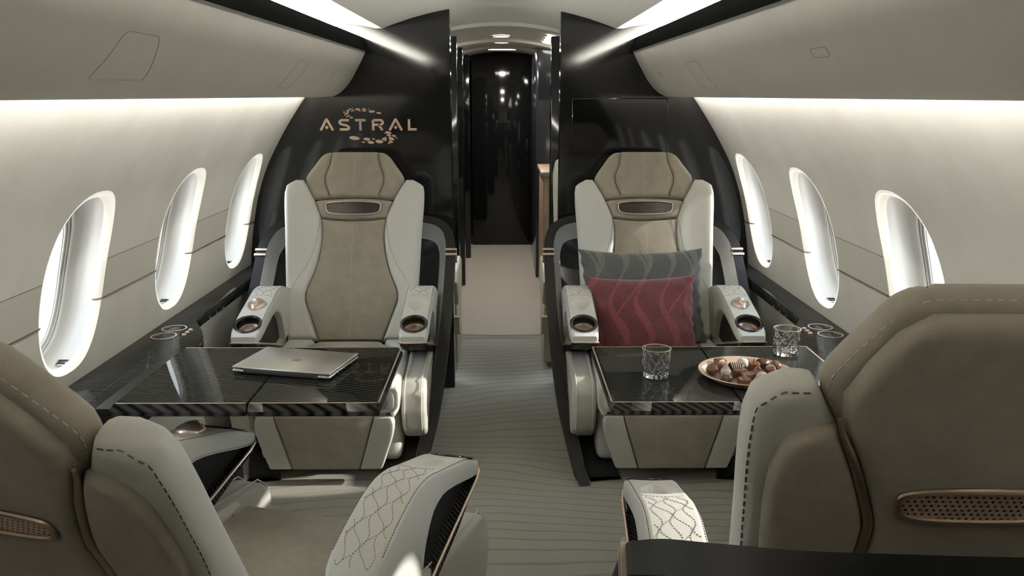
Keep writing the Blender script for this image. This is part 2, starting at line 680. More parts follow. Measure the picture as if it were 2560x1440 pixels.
def m_glass(name, tint=(1, 1, 1, 1), fac=0.12):
    """thin clear pane: mostly transmits straight through, with a sharp reflection"""
    m = bpy.data.materials.new(name)
    m.use_nodes = True
    nt = m.node_tree
    nt.nodes.clear()
    o = nd(nt, 'ShaderNodeOutputMaterial')
    t = nd(nt, 'ShaderNodeBsdfTransparent')
    t.inputs[0].default_value = tint
    g = nd(nt, 'ShaderNodeBsdfGlossy')
    g.inputs['Roughness'].default_value = 0.02
    lw = nd(nt, 'ShaderNodeLayerWeight', Blend=0.5)
    p5 = nd(nt, 'ShaderNodeMath', operation='POWER')
    p5.inputs[1].default_value = 5.0
    nt.links.new(lw.outputs['Facing'], p5.inputs[0])
    ma = nd(nt, 'ShaderNodeMath', operation='MULTIPLY_ADD')
    ma.inputs[1].default_value = 0.9
    ma.inputs[2].default_value = 0.05
    nt.links.new(p5.outputs[0], ma.inputs[0])
    mx = nd(nt, 'ShaderNodeMixShader')
    nt.links.new(ma.outputs[0], mx.inputs[0])
    nt.links.new(t.outputs[0], mx.inputs[1])
    nt.links.new(g.outputs[0], mx.inputs[2])
    nt.links.new(mx.outputs[0], o.inputs[0])
    return m


def m_crystal():
    m, nt, b = new_mat('cut_crystal')
    b.inputs['Base Color'].default_value = (0.98, 0.98, 0.98, 1)
    b.inputs['Roughness'].default_value = 0.01
    b.inputs['Transmission Weight'].default_value = 1.0
    b.inputs['IOR'].default_value = 1.5
    return m


MT = {}
MT['wall'] = m_wall()
MT['bin'] = simple('overhead_leather', rgb(198, 194, 182), 0.6, mott=0.05, mscale=5, bump=0.15, bscale=240)
MT['ceiling'] = simple('ceiling_panel', rgb(214, 211, 201), 0.5)
MT['white'] = simple('white_leather', rgb(222, 222, 216), 0.48, mott=0.02, mscale=6, bump=0.18, bscale=380)
MT['pale'] = simple('pale_leather', rgb(200, 198, 189), 0.5, mott=0.03, mscale=6, bump=0.15, bscale=380)
MT['taupe'] = simple('taupe_suede', rgb(155, 148, 134), 0.85, mott=0.18, mscale=11, bump=0.22, bscale=420, sheen=0.25)
MT['black'] = simple('satin_black', rgb(24, 24, 24), 0.5, spec=0.3)
MT['gloss'] = simple('black_lacquer', rgb(20, 20, 20), 0.07)
MT['gloss2'] = simple('graphite_lacquer', rgb(48, 48, 50), 0.12)
MT['beam'] = simple('beam_black', rgb(14, 14, 14), 0.3, spec=0.0)
MT['screen'] = simple('screen_glass', rgb(9, 9, 10), 0.05)
MT['copper'] = simple('rose_gold', rgb(234, 212, 196), 0.34, metal=0.8)
MT['copper_d'] = simple('brushed_bronze', rgb(176, 156, 140), 0.30, metal=0.85)
MT['sign'] = simple('sign_rose_gold', rgb(232, 204, 182), 0.4, metal=0.35)
MT['lining'] = simple('grey_lining', rgb(196, 196, 194), 0.55)
MT['niche'] = simple('window_shell_white', rgb(190, 188, 182), 0.4)
MT['lip'] = simple('window_rim_white', rgb(236, 234, 226), 0.6, bump=0.1, bscale=300)
MT['glow'] = simple('light_ring_glow', rgb(255, 250, 240), 0.5, emis=((1.0, 0.98, 0.95, 1), 1.9))
MT['ribbed'] = simple('white_textured_fabric', rgb(222, 219, 208), 0.8, bump=0.9, bscale=260)
MT['carbon'] = m_carbon('carbon_twill', (0, 0, 0.30))
MT['carbonR'] = m_carbon('carbon_twill_fine', (0, 0, 0.30), lo=(20, 20, 20), hi=(64, 64, 62), period=0.016)
MT['carbonL'] = m_carbon('carbon_twill_ledge', (0, 0, 0.10), period=0.026)
MT['carbonA'] = m_carbon('carbon_twill_arm', (0, 0.6, 0.9), period=0.02)
MT['carpet'] = m_carpet()
MT['floor2'] = simple('vestibule_floor', rgb(168, 160, 146), 0.45, mott=0.04, mscale=3)
MT['glass'] = m_glass('window_glass')
MT['crystal'] = m_crystal()
MT['woven'] = m_woven()
MT['grille_k'] = m_perf('speaker_mesh_black', rgb(14, 14, 14), rgb(96, 82, 72), 0.0, pitch=0.008, r=0.22)
MT['grille_c'] = m_perf('speaker_mesh_copper', rgb(226, 200, 180), rgb(40, 30, 26), 0.35, pitch=0.0095, r=0.22)
MT['wood'] = m_wood()
MT['waves'] = m_waves('wave_inlay_lacquer', rgb(16, 16, 16), rgb(120, 112, 100))
MT['alu'] = simple('brushed_aluminium', rgb(205, 205, 203), 0.32, metal=1.0)
MT['alu_d'] = simple('hinge_grey', rgb(62, 62, 62), 0.5)
MT['beige'] = simple('beige_leather', rgb(186, 177, 154), 0.55, bump=0.1)
MT['sd'] = simple('stitch_dark', rgb(70, 66, 58), 0.8)
MT['seam'] = simple('taupe_seam', rgb(92, 85, 73), 0.9)
MT['sq'] = simple('stitch_grey', rgb(132, 128, 116), 0.8)
MT['sl'] = simple('stitch_light', rgb(196, 188, 172), 0.8)
def translucent(m, k, col):
    """thin backlit skin: part of the light passes through it"""
    nt = m.node_tree
    o = [n for n in nt.nodes if n.type == 'OUTPUT_MATERIAL'][0]
    b = nt.nodes['Principled BSDF']
    t = nd(nt, 'ShaderNodeBsdfTranslucent')
    t.inputs[0].default_value = col
    x = nd(nt, 'ShaderNodeMixShader')
    x.inputs[0].default_value = k
    nt.links.new(b.outputs[0], x.inputs[1])
    nt.links.new(t.outputs[0], x.inputs[2])
    nt.links.new(x.outputs[0], o.inputs[0])


translucent(MT['lip'], .60, (1, .98, .94, 1))
translucent(MT['ribbed'], .50, (1, .98, .94, 1))
MT['lamp'] = simple('lamp_diffuser', rgb(255, 250, 240), 0.5, emis=((1.0, 0.96, 0.9, 1), 8.0))
MT['led'] = simple('led_strip', rgb(255, 250, 240), 0.5, emis=((1.0, 0.97, 0.92, 1), 4.0))
MT['chrome'] = simple('bright_metal', rgb(200, 196, 190), 0.15, metal=1.0)
MT['pil_grey'] = m_pillow('grey_ribbon_cloth', rgb(40, 42, 43), rgb(118, 119, 118), 1.0)
MT['pil_red'] = m_pillow('red_ribbon_cloth', rgb(54, 12, 18), rgb(134, 60, 68))
MT['choc'] = simple('milk_chocolate', rgb(112, 66, 44), 0.28, coat=0.3)
MT['chocd'] = simple('dark_chocolate', rgb(72, 40, 28), 0.3, coat=0.3)
MT['chocw'] = simple('white_chocolate', rgb(226, 220, 206), 0.35)
MT['nut'] = simple('almond', rgb(176, 118, 78), 0.5)
# ---------------------------------------------------------------- the cabin shell
YB, YF = -0.35, 4.22          # rear bulkhead, forward bulkhead
WPROF = [(-0.02, 1.13), (.2, 1.19), (.4, 1.228), (.588, 1.243), (.669, 1.239), (.77, 1.227), (.95, 1.193), (1.106, 1.143), (1.27, 1.058), (1.463, .93), (1.60, .82), (1.66, .90)]


def wx(z):
    return spl(WPROF, z)


def ceil_z(x):
    x = abs(x)
    return 1.886 - x * x / 2.816


# floor
f = MB()
f.box((-1.3, YB - .1, -.03), (1.3, 5.21, 0))
struct(f.build('floor', MT['carpet'], smooth=False))
f = MB()
f.box((-1.3, 5.235, -.03), (1.3, 9.2, 0))
struct(f.build('floor', MT['floor2'], smooth=False))
f = MB()
f.box((-1.3, 5.21, -.03), (1.3, 5.235, 0.002))
struct(f.build('trim_1', MT['copper_d'], smooth=False))

# ceiling: one vault over the cabin, stepped arches beyond the bulkhead
f = MB()
rows = []
for y in [YB - .1, 1.0, 2.0, 3.0, 4.0, 4.3, 5.2]:
    rows.append([(x, y, ceil_z(x)) for x in [k * .05 for k in range(-11, 12)]])
f.grid(rows)
rows = []
for y, dz in [(5.2, 0), (5.2, -.02), (5.32, -.02), (5.32, -.004), (6.6, -.004), (6.6, -.026), (6.74, -.026), (6.74, -.006), (7.6, -.006), (7.6, -.024), (7.7, -.024), (7.7, -.006), (8.7, -.006)]:
    rows.append([(x, y, ceil_z(x) + dz) for x in [k * .05 for k in range(-27, 28)]])
f.grid(rows)
# raised cove behind each light beam
for s in (-1, 1):
    pr = [(.55, ceil_z(.55)), (.585, 1.779), (.63, 1.790), (.70, 1.800), (.78, 1.785), (.83, 1.73), (.86, 1.62)]
    f.grid([[(s * x, y, z) for x, z in pr] for y in (YB - .1, YF)])
struct(f.build('ceiling', MT['ceiling']))

# sidewalls with rounded window openings
WINS = [0.05, 0.83, 1.61, 2.39, 3.17, 3.95]
HW, ZC, HZ = 0.187, 0.950, 0.262


def hole(th, k=0.0):
    """window outline grown by k"""
    c, s = math.cos(th), math.sin(th)
    n = 2.6
    q = (abs(c) ** n + abs(s) ** n) ** (-1 / n)
    y, z = c * q, s * q
    w = 1.0 - 0.06 * max(0.0, -z) ** 2
    return y * w * (HW + k), z * (HZ + k)


NA = 96
Z0, Z1 = 0.640, 1.262


def rect_pt(th):
    c, s = math.cos(th), math.sin(th)
    zc, hz = (Z0 + Z1) / 2, (Z1 - Z0) / 2
    # square-to-rect by angle of a unit square
    m = max(abs(c), abs(s))
    return c / m * 0.39, zc - ZC + s / m * hz


for side, nm in ((-1, 'wall_left'), (1, 'wall_right')):
    f = MB()
    for yc in WINS:
        rings = []
        for k in range(9):
            t = k / 8
            ring = []
            for a in range(NA):
                th = 2 * PI * (a + .5) / NA if False else 2 * PI * a / NA + PI / 4
                y0, z0 = hole(th)
                y1, z1 = rect_pt(th)
                y, z = y0 + (y1 - y0) * t, z0 + (z1 - z0) * t
                z += ZC
                ring.append((side * wx(z), round(min(yc + y, YF), 5), z))
            rings.append(ring)
        f.loft(rings, True, False, False)
    ys = sorted(set([round(w - .39, 4) for w in WINS] + [YF]))
    lo = [.0, .1, .2, .3, .4, .5, .588, Z0]
    up = [Z1, 1.30, 1.34, 1.38, 1.42, 1.463, 1.53, 1.60, 1.66]
    tops = sorted(set(round(rect_pt(2 * PI * a / NA + PI / 4)[0], 6) for a in range(NA)))
    ya = [YB - .1] + sorted(set(round(min(w + q, YF), 5) for w in WINS for q in tops))
    for zz in (lo, up):
        f.grid([[(side * wx(z), y, z) for z in zz] for y in ya])
    f.grid([[(side * wx(z), y, z) for z in lo + [.7, .76, .83, .9, .97, 1.04, 1.11, 1.18, 1.23] + up] for y in (YB - .1, WINS[0] - .39)])
    struct(f.build(nm, MT['wall'], ang=60))
    # plain side of the vestibule beyond the bulkhead
    f = MB()
    f.box((side * 1.26 if side > 0 else -1.30, YF + .085, 0), (1.30 if side > 0 else -1.26, 9.2, 1.9))
    struct(f.build(nm, MT['ceiling'], smooth=False))

    # copper trim line under the ribbed band, broken by the windows
    f = MB()
    edges = [YB] + [e for w in WINS for e in (w - .188, w + .188)] + [YF]
    for a, b in zip(edges[::2], edges[1::2]):
        if b - a > .01:
            x = side * (wx(.866) - .0015)
            f.box((min(x, x + side * .012), a, .8635), (max(x, x + side * .012), b, .8685))
    struct(f.build('trim_2' if side < 0 else 'trim_3', MT['copper_d'], smooth=False))

# windows: rolled rim, deep white shell, pane frame, pane
n_win = 0
for side in (-1, 1):
    for yc in WINS:
        n_win += 1
        root = bpy.data.objects.new('window_%d' % n_win, None)
        COL.objects.link(root)
        root.location = (side * 1.2, yc, ZC)
        struct(root)

        def P(y, z, dx):
            return (side * (wx(z + ZC) + dx - 1.2), y, z)
        R = 0.019
        rim = MB()
        rings = []
        for k in range(9):
            a = k / 8 * PI * 0.56
            sh, dx = -R * math.sin(a), R * (1 - math.cos(a))
            rings.append([P(*hole(2 * PI * j / NA, sh), dx - .0004) for j in range(NA)])
        rim.loft(rings, True, False, False)
        gl = MB()
        gl.tube([P(*hole(2 * PI * j / 64, -.003), .014) for j in range(64)], .0025, 5, closed=True)
        lab(gl.build('light_ring', MT['glow'], root), 'glowing light ring behind the rim')
        # the textured band and its copper ring are zones of the same rim
        o = rim.build('frame', [MT['lip'], MT['ribbed']], root, ang=80)
        for p in o.data.polygons:
            z = p.center.z + ZC
            p.material_index = 1 if 0.868 < z < 0.985 else 0
        ringb = MB()
        for s2 in (-1, 1):
            pts = []
            for k in range(9):
                a = k / 8 * PI * 0.54
                sh, dx = -R * math.sin(a), R * (1 - math.cos(a))
                th = math.asin(-0.32)
                best = min(range(720), key=lambda q: (abs(hole(2 * PI * q / 720, sh)[1] - (.866 - ZC)) + (0 if math.cos(2 * PI * q / 720) * s2 > 0 else 9)))
                y, z = hole(2 * PI * best / 720, sh)
                pts.append(P(y, .866 - ZC, dx - .001))
            ringb.tube(pts, .0028, 6)
        lab(ringb.build('trim_ring', MT['copper_d'], root), 'copper ring on the window rim')
        sh = MB()
        rings = []
        for k, dx in [(-.018, .021), (-.006, .026), (.001, .038), (.004, .056), (.002, .074), (-.008, .088), (-.020, .097), (-.030, .101), (-.034, .101)]:
            rings.append([P(*hole(2 * PI * j / NA, k), dx) for j in range(NA)])
        sh.loft(rings, True, False, False)
        sh.loft([[P(*hole(2 * PI * j / NA, k), dx) for j in range(NA)] for k, dx in [(.006, .0012), (.016, .028), (.010, .062)]], True, False, False)  # unseen collar added behind the rim to keep sky light off it
        sh.build('reveal', MT['niche'], root, ang=80)
        pf = MB()
        for k, dx, r in [(-.036, .101, .006), (-.048, .106, .004), (-.058, .110, .004)]:
            pf.tube([P(*hole(2 * PI * j / 64, k), dx) for j in range(64)], r, 6, closed=True)
        rings = [[P(*hole(2 * PI * j / 64, k), dx) for j in range(64)] for k, dx in [(-.032, .101), (-.064, .112), (-.066, .13)]]
        pf.loft(rings, True, False, False)
        lab(pf.build('pane_frame', MT['niche'], root, ang=50), 'stepped white ring round the pane')
        pn = MB()
        rings = [[P(*hole(2 * PI * j / 64, k), .116) for j in range(64)] for k in (-.060, -.14)]
        pn.loft(rings, True, False, True)
        if yc < 1.0:  # added panels out of view, cutting daylight on the seat backs
            lab(pn.build('window_shade', MT['niche'], root), 'closed white shade')
        else:
            pn.build('pane', MT['glass'], root)

# sockets in the foot of the window niches
for side, yc, lb in [(-1, 2.39, 'small twin socket in the niche of the nearest left window'),
                     (-1, 3.17, 'small twin socket in the niche of the middle left window'),
                     (-1, 3.95, 'small twin socket in the niche of the farthest left window'),
                     (1, 3.17, 'small twin socket in the niche of the middle right window'),
                     (1, 3.95, 'small twin socket in the niche of the farthest right window')]:
    th = min([PI + PI * k / 200 for k in range(201)], key=lambda q: abs(hole(q, -.001)[0] - .062))
    y, z = hole(th, -.001)
    y, z = yc + y, ZC + z
    x = side * (wx(z) + .052)
    t = thing('power_socket', lb, 'socket', (x, y, z), 0, 'sockets in the window niches')
    t.rotation_euler = (math.radians(24), 0, 0)
    b = MB()
    b.box((-.017, -.013, -.004), (.017, .013, .005), .002)
    b.build('plate', MT['chrome'], t)
    b = MB()
    for yy in (-.006, .006):
        b.box((-.012, yy - .0045, .0045), (.012, yy + .0045, .006), .0006, 1)
    b.build('outlet', MT['black'], t)

# ---------------------------------------------------------------- bulkheads
def arch(x0):
    """right half outline of the bulkhead from the aisle edge x0 out to the wall"""
    pts = [(x0, 0.0)]
    pts += [(wx(z) + .03, z) for z in (0, .2, .4, .588, .77, .95, 1.1, 1.2, 1.3, 1.4, 1.463, 1.53, 1.60)]
    pts += [(.84, 1.72), (.79, 1.79), (.70, 1.805), (.63, 1.795), (.585, 1.783)]
    pts += [(x, ceil_z(x)) for x in (.55, .5, .42, .34, .28) if x > x0 + .01] + [(x0, ceil_z(x0))]
    return pts


for s in (-1, 1):
    f = MB()
    f.prism(arch(.235 if s < 0 else .290), YF, YF + .085, lambda p, q, h: (s * p, h, q))
    o = struct(f.build('wall_front', MT['gloss'], smooth=True, ang=30))
    # rear bulkhead with wavy inlay lines behind the camera
    f = MB()
    f.prism(arch(.34), YB - .08, YB, lambda p, q, h: (s * p, h, q))
    struct(f.build('wall_back', MT['waves'], smooth=True, ang=30))
f = MB()
f.box((-.40, YB - .12, -.03), (.40, YB - .085, 1.9))
struct(f.build('wall_back', MT['gloss2'], smooth=False))

# ---------------------------------------------------------------- sign on the left bulkhead
def stroke(mb, pts, w, y, t=.003):
    P = [Vector((a, b)) for a, b in pts]
    L, Rr = [], []
    for i, p in enumerate(P):
        d0 = (p - P[i - 1]).normalized() if i else (P[1] - p).normalized()
        d1 = (P[i + 1] - p).normalized() if i < len(P) - 1 else d0
        n = Vector((-(d0.y + d1.y), d0.x + d1.x)).normalized()
        c = max(.35, n.dot(Vector((-d0.y, d0.x))))
        L.append(p + n * (w / 2 / c))
        Rr.append(p - n * (w / 2 / c))
    rows = []
    for a, b in zip(L, Rr):
        rows.append([(a.x, y, a.y), (a.x, y - t, a.y), (b.x, y - t, b.y), (b.x, y, b.y)])
    mb.loft(rows, True, True, True)


def disc(mb, cx, cz, rx, rz, y, t=.003, rot=0.0, n=24):
    c, s = math.cos(rot), math.sin(rot)
    e = [(rx * math.cos(2 * PI * k / n), rz * math.sin(2 * PI * k / n)) for k in range(n)]
    r = [(cx + a * c - b * s, cz + a * s + b * c) for a, b in e]
    mb.loft([[(a, y, b) for a, b in r], [(a, y - t, b) for a, b in r]], True, False, True)


sign = thing('wall_sign', 'rose gold lettered sign with dotted swirl on black left bulkhead', 'sign', (-.63, YF - .0005, 1.33))
SX, SZ = -.63, 1.33
W_ = .0114


def letter(strokes, dots=()):
    b = MB()
    for st in strokes:
        stroke(b, [(x - SX, z - SZ) for x, z in st], W_, 0)
    for x, z in dots:
        disc(b, x - SX, z - SZ, .0072, .0078, 0)
    b.build('letter', MT['sign'], sign, ang=30)


letter([[(-.8625, 1.3064), (-.8340, 1.3575), (-.8310, 1.3575), (-.8030, 1.3064)]], [(-.8329, 1.3207)])
letter([cr([(-.7256, 1.3548), (-.7480, 1.3548), (-.7620, 1.3540), (-.7705, 1.3444), (-.7620, 1.3360), (-.7480, 1.3325), (-.7347, 1.3286), (-.7254, 1.3195), (-.7310, 1.3120), (-.7450, 1.3112), (-.7700, 1.3112)], 5)])
letter([[(-.6958, 1.3548), (-.6453, 1.3548)], [(-.6710, 1.3530), (-.6710, 1.3064)]])
letter([[(-.6094, 1.3064), (-.6094, 1.3548)], [(-.6094, 1.3548)] + [tuple(p) for p in cr([(-.582, 1.3548), (-.5700, 1.3540), (-.5630, 1.3444), (-.5700, 1.3345), (-.582, 1.3333)], 4)] + [(-.6043, 1.3333)], [(-.5834, 1.3333), (-.5650, 1.3064)]])
letter([[(-.5308, 1.3064), (-.5023, 1.3575), (-.4993, 1.3575), (-.4715, 1.3064)]], [(-.5011, 1.3207)])
letter([[(-.4365, 1.3592), (-.4365, 1.3112), (-.4006, 1.3112)]])
DOTS = [(-0.7461, 1.3969, 0.002, 0.0016), (-0.7457, 1.3913, 0.0046, 0.0023), (-0.7424, 1.3762, 0.002, 0.0016), (-0.7383, 1.3831, 0.0072, 0.0033), (-0.733, 1.3718, 0.0052, 0.0023), (-0.7307, 1.39, 0.0059, 0.0029), (-0.7277, 1.3844, 0.0023, 0.0016), (-0.7248, 1.3753, 0.0055, 0.0026), (-0.7277, 1.3988, 0.0072, 0.0039), (-0.7165, 1.4064, 0.0065, 0.0029), (-0.7134, 1.3957, 0.0026, 0.0016), (-0.7048, 1.4108, 0.0033, 0.0016), (-0.7036, 1.4004, 0.0065, 0.0033), (-0.7119, 1.3705, 0.0026, 0.0013), (-0.7127, 1.3661, 0.0085, 0.0029), (-0.681, 1.4057, 0.0111, 0.0046), (-0.6701, 1.3988, 0.0039, 0.0023), (-0.6508, 1.4076, 0.0091, 0.0033), (-0.6492, 1.3995, 0.0098, 0.0036), (-0.6281, 1.4073, 0.0046, 0.0016), (-0.6134, 1.3957, 0.0143, 0.0052), (-0.58, 1.3888, 0.0111, 0.0036), (-0.7016, 1.2699, 0.0234, 0.0078), (-0.6421, 1.2648, 0.015, 0.0059), (-0.6587, 1.2501, 0.0085, 0.0029), (-0.6098, 1.2651, 0.0078, 0.0033), (-0.6232, 1.2495, 0.015, 0.0059), (-0.5821, 1.2533, 0.0176, 0.0072), (-0.5572, 1.2635, 0.0117, 0.0055), (-0.5515, 1.2718, 0.0052, 0.0029), (-0.5362, 1.245, 0.0055, 0.0026), (-0.5266, 1.2527, 0.0098, 0.0052), (-0.5236, 1.2667, 0.0137, 0.0059), (-0.535, 1.2826, 0.0104, 0.0046), (-0.5505, 1.2931, 0.0046, 0.0023), (-0.5363, 1.2959, 0.0137, 0.0049), (-0.5109, 1.2804, 0.0098, 0.0042), (-0.499, 1.2702, 0.0042, 0.0023)]
for lo, hi in ((0, 22), (22, 99)):
    b = MB()
    for x, z, rx, rz in DOTS[lo:hi]:
        rot = 0.0 if x < -.60 and lo == 0 else -.12
        if lo and x > -.57:
            rot = -.3
        disc(b, x - SX, z - SZ, rx * 1.08, rz * 1.15, 0, rot=rot, n=18)
    lab(b.build('swirl', MT['sign'], sign, ang=30), 'swirl of rose gold dots ' + ('above the letters' if lo == 0 else 'below the letters'))

# flush screen on the right bulkhead
t = thing('television', 'flat black screen set in the right bulkhead', 'screen', (.578, YF - .0005, 1.193))
b = MB()
b.box((-.231, -.006, 0), (.231, 0, .266), .002)
b.build('bezel', MT['gloss'], t)
b = MB()
b.box((-.226, -.0075, .005), (.226, -.006, .261))
b.build('display', MT['screen'], t, smooth=False)

# ---------------------------------------------------------------- overhead bins, light beams, ledges
BIN = cr([(.633, 1.676), (.653, 1.635), (.680, 1.587), (.706, 1.543), (.736, 1.506), (.768, 1.479), (.800, 1.465)], 4)


def bin_pt(u):
    """u 0..1 down the bin face -> (x, z, outward normal)"""
    k = min(max(u, 0), 1) * (len(BIN) - 1)
    i = min(int(k), len(BIN) - 2)
    p = BIN[i].lerp(BIN[i + 1], k - i)
    d = (BIN[i + 1] - BIN[i]).normalized()
    return p, Vector((-d.y, d.x)) * (-1 if d.x > 0 else 1)


def bin_u(z):
    return min([k / 200 for k in range(201)], key=lambda u: abs(bin_pt(u)[0].y - z))


def bin_seam(mb, corners, side, rad=.012, r=.0011):
    """rounded outline drawn on the curved bin face; corners (y, z)"""
    pts = []
    n = len(corners)
    for i in range(n):
        a, b, c = (Vector(corners[(i + k) % n]) for k in (-1, 0, 1))
        r1 = min(rad, (a - b).length * .4)
        r2 = min(rad, (c - b).length * .4)
        p, q = b + (a - b).normalized() * r1, b + (c - b).normalized() * r2
        for k in range(6):
            t_ = k / 5
            pts.append((p * (1 - t_) + b * t_) * (1 - t_) + (b * (1 - t_) + q * t_) * t_)
        nx_ = Vector(corners[(i + 1) % n])
        e = nx_ + (b - nx_).normalized() * r2
        for k in range(1, 6):
            pts.append(q.lerp(e, k / 6))
    path = []
    for p in pts:
        xz, nn = bin_pt(bin_u(p.y))
        path.append((side * (xz.x - .0004), p.x, xz.y))
    mb.tube(path, r, 5, closed=True)


for side, nm in ((-1, 'left'), (1, 'right')):
    t = thing('overhead_bin', 'long curved beige overhead bin along the %s side of the cabin' % nm, 'overhead bin', (side * .8, 2, 1.465), 0, 'overhead bins')
    f = MB()
    prof = [tuple(p) for p in BIN] + [(.868, 1.463), (.870, 1.466), (.835, 1.470), (.835, 1.53), (.835, 1.62), (.80, 1.69), (.70, 1.69)]
    f.loft([[(side * (x - .8), y, z - 1.465) for x, z in prof] for y in (YB - 2, 0 - 2 + .5, 1 - 2, 2 - 2, 3 - 2, YF - 2)], True, True, True)
    f.build('panel', MT['bin'], t, ang=50)
    f = MB()
    sh = lambda a: a
    seams = []
    if side < 0:
        seams = [[(1.671, 1.589), (1.835, 1.589), (1.875, 1.503), (1.625, 1.500)], [(3.05, 1.590), (3.20, 1.587), (3.14, 1.496), (2.98, 1.496)], [(3.70, 1.567), (3.76, 1.567), (3.76, 1.547), (3.70, 1.547)]]
    else:
        seams = [[(1.842, 1.570), (1.942, 1.570), (1.932, 1.551), (1.838, 1.551)], [(3.02, 1.587), (3.22, 1.587), (3.16, 1.496), (2.98, 1.496)], [(3.78, 1.568), (3.84, 1.568), (3.84, 1.548), (3.78, 1.548)]]
    nmz = ['hatch_seam', 'hatch_seam', 'latch_seam']
    for sm, nn in zip(seams, nmz):
        f = MB()
        bin_seam(f, sm, side, rad=.02 if 'hatch' in nn else .004)
        f.v = [(x - side * .8, y - 2, z - 1.465) for x, y, z in f.v]
        f.build(nn, simple('seam_shadow', rgb(168, 163, 149), .8) if 'seam_shadow' not in bpy.data.materials else bpy.data.materials['seam_shadow'], t)

    # black beam with the cove light lying behind it
    t = thing('light_beam', 'black gloss beam with cove light along the %s edge of the ceiling' % nm, 'light beam', (side * .64, 2, 1.67), 0, 'ceiling light beams')
    f = MB()
    prof = [(.611, 1.668), (.645, 1.738), (.655, 1.740), (.662, 1.730), (.655, 1.700), (.69, 1.690), (.69, 1.684), (.633, 1.675)]
    f.loft([[(side * (x - .64), y, z - 1.67) for x, z in prof] for y in (YB - 2, YF - 2)], True, True, True)
    f.build('fascia', MT['beam'], t, ang=25)
    f = MB()
    f.box((min(side * .035, side * .085), YB - 2 + .01, .064), (max(side * .035, side * .085), YF - 2 - .01, .070))
    lab(f.build('light_strip', MT['led'], t, smooth=False), 'glowing cove strip')

    # wash light under the bin
    t = thing('wash_light', 'slim light strip under the %s overhead bin washing the wall' % nm, 'light', (side * .850, 2, 1.490), 0, 'wall wash lights')
    f = MB()
    f.box((min(-side * .013, -side * .005), YB - 2 + .01, 0), (max(-side * .013, -side * .005), YF - 2 - .01, .030), .002)
    f.build('housing', MT['ceiling'], t, smooth=False)
    f = MB()
    f.box((min(-side * .005, side * .001), YB - 2 + .02, .004), (max(-side * .005, side * .001), YF - 2 - .02, .026))
    f.build('diffuser', MT['led'], t, smooth=False)

    # side ledge
    t = thing('side_ledge', 'black carbon twill side ledge below the %s windows' % nm, 'side ledge', (side * 1.13, 2, 0), 0, 'side ledges')
    inner = [(1.152, YB), (1.152, 1.70)] + [tuple(p) for p in cr([(1.150, 1.74), (1.125, 1.82), (1.060, 1.92), (1.022, 1.99), (1.012, 2.06)], 4)] + [(1.012, 2.76)] + [tuple(p) for p in cr([(1.015, 2.82), (1.030, 2.90), (1.060, 2.98), (1.100, 3.06), (1.128, 3.12), (1.140, 3.20)], 4)] + [(1.142, YF)]
    outer = [(1.2395, YF), (1.2395, YB)]
    f = MB()
    f.prism(inner + outer, .608, .652, lambda p, q, h: (side * (p - 1.13), q - 2, h), bev=.004)
    f.build('top', MT['carbonL'], t, ang=30)
    f = MB()
    body = [(x + .018, y) for x, y in inner] + [(1.215, YF), (1.215, YB)]
    f.prism(body, .0, .608, lambda p, q, h: (side * (p - 1.13) if h > .3 or p < 1.2 else side * (p - 1.13 - .09), q - 2, h))
    f.build('body', MT['pale'], t, ang=30)
    f = MB()
    f.box((min(side * (1.118 - 1.13), side * (1.1195 - 1.13)), YB - 2, .6519), (max(side * (1.118 - 1.13), side * (1.1195 - 1.13)), .70, .6524))
    f.box((min(side * (1.031 - 1.13), side * (1.23 - 1.13)), 2.245 - 2, .6519), (max(side * (1.031 - 1.13), side * (1.23 - 1.13)), 2.2465 - 2, .6524))
    f.build('seam', MT['black'], t, smooth=False)
    for y in (2.897, 2.997):
        f = MB()
        f.lathe([(.039, .6519), (.039, .6545), (.0435, .6545), (.0435, .6519)], 40, Matrix.Translation((side * (1.165 - 1.13), y - 2, 0)))
        f.build('cup_ring', MT['copper'], t, ang=30)
    for y in (2.910, 2.943, 2.976):
        f = MB()
        f.lathe([(.0001, .658), (.006, .6575), (.009, .6545), (.009, .6519)], 20, Matrix.Translation((side * (1.099 - 1.13), y - 2, 0)))
        f.build('button', MT['copper'], t, ang=40)
    # small bright pins along the ledge's inner face beside the forward seat
    for y in (3.30, 3.38, 3.46):
        f = MB()
        f.box((min(side * (1.138 - 1.13), side * (1.142 - 1.13)), y - 2 - .002, .610), (max(side * (1.138 - 1.13), side * (1.142 - 1.13)), y - 2 + .002, .620))
        f.build('pin', MT['copper'], t, smooth=False)
# ---------------------------------------------------------------- beyond the bulkhead
def partition(name, label, lo, hi, mat, cat='partition', group=None):
    b = MB()
    b.box(lo, hi, .004, 2)
    return tag(b.build(name, mat, ang=30), label, cat, group)


for s, nm in ((-1, 'left'), (1, 'right')):
    lo, hi = (.250 if s < 0 else .292, 5.08, 0), (.80, 5.19, 1.845)
    b = MB()
    b.box((min(s * lo[0], s * hi[0]), lo[1], 0), (max(s * lo[0], s * hi[0]), hi[1], 1.80), .004)
    o = b.build('partition', MT['gloss'], ang=30)
    tag(o, 'gloss black partition on the %s of the aisle, first behind the bulkhead' % nm, 'partition', 'aisle partitions')
partition('partition', 'narrow black partition on the left of the aisle, midway to the far door', (-.75, 6.66, 0), (-.290, 6.80, 1.82), MT['gloss'], group='aisle partitions')
partition('partition', 'black partition on the left of the aisle, beside the far door', (-.75, 7.84, 0), (-.292, 8.0, 1.82), MT['gloss'], group='aisle partitions')

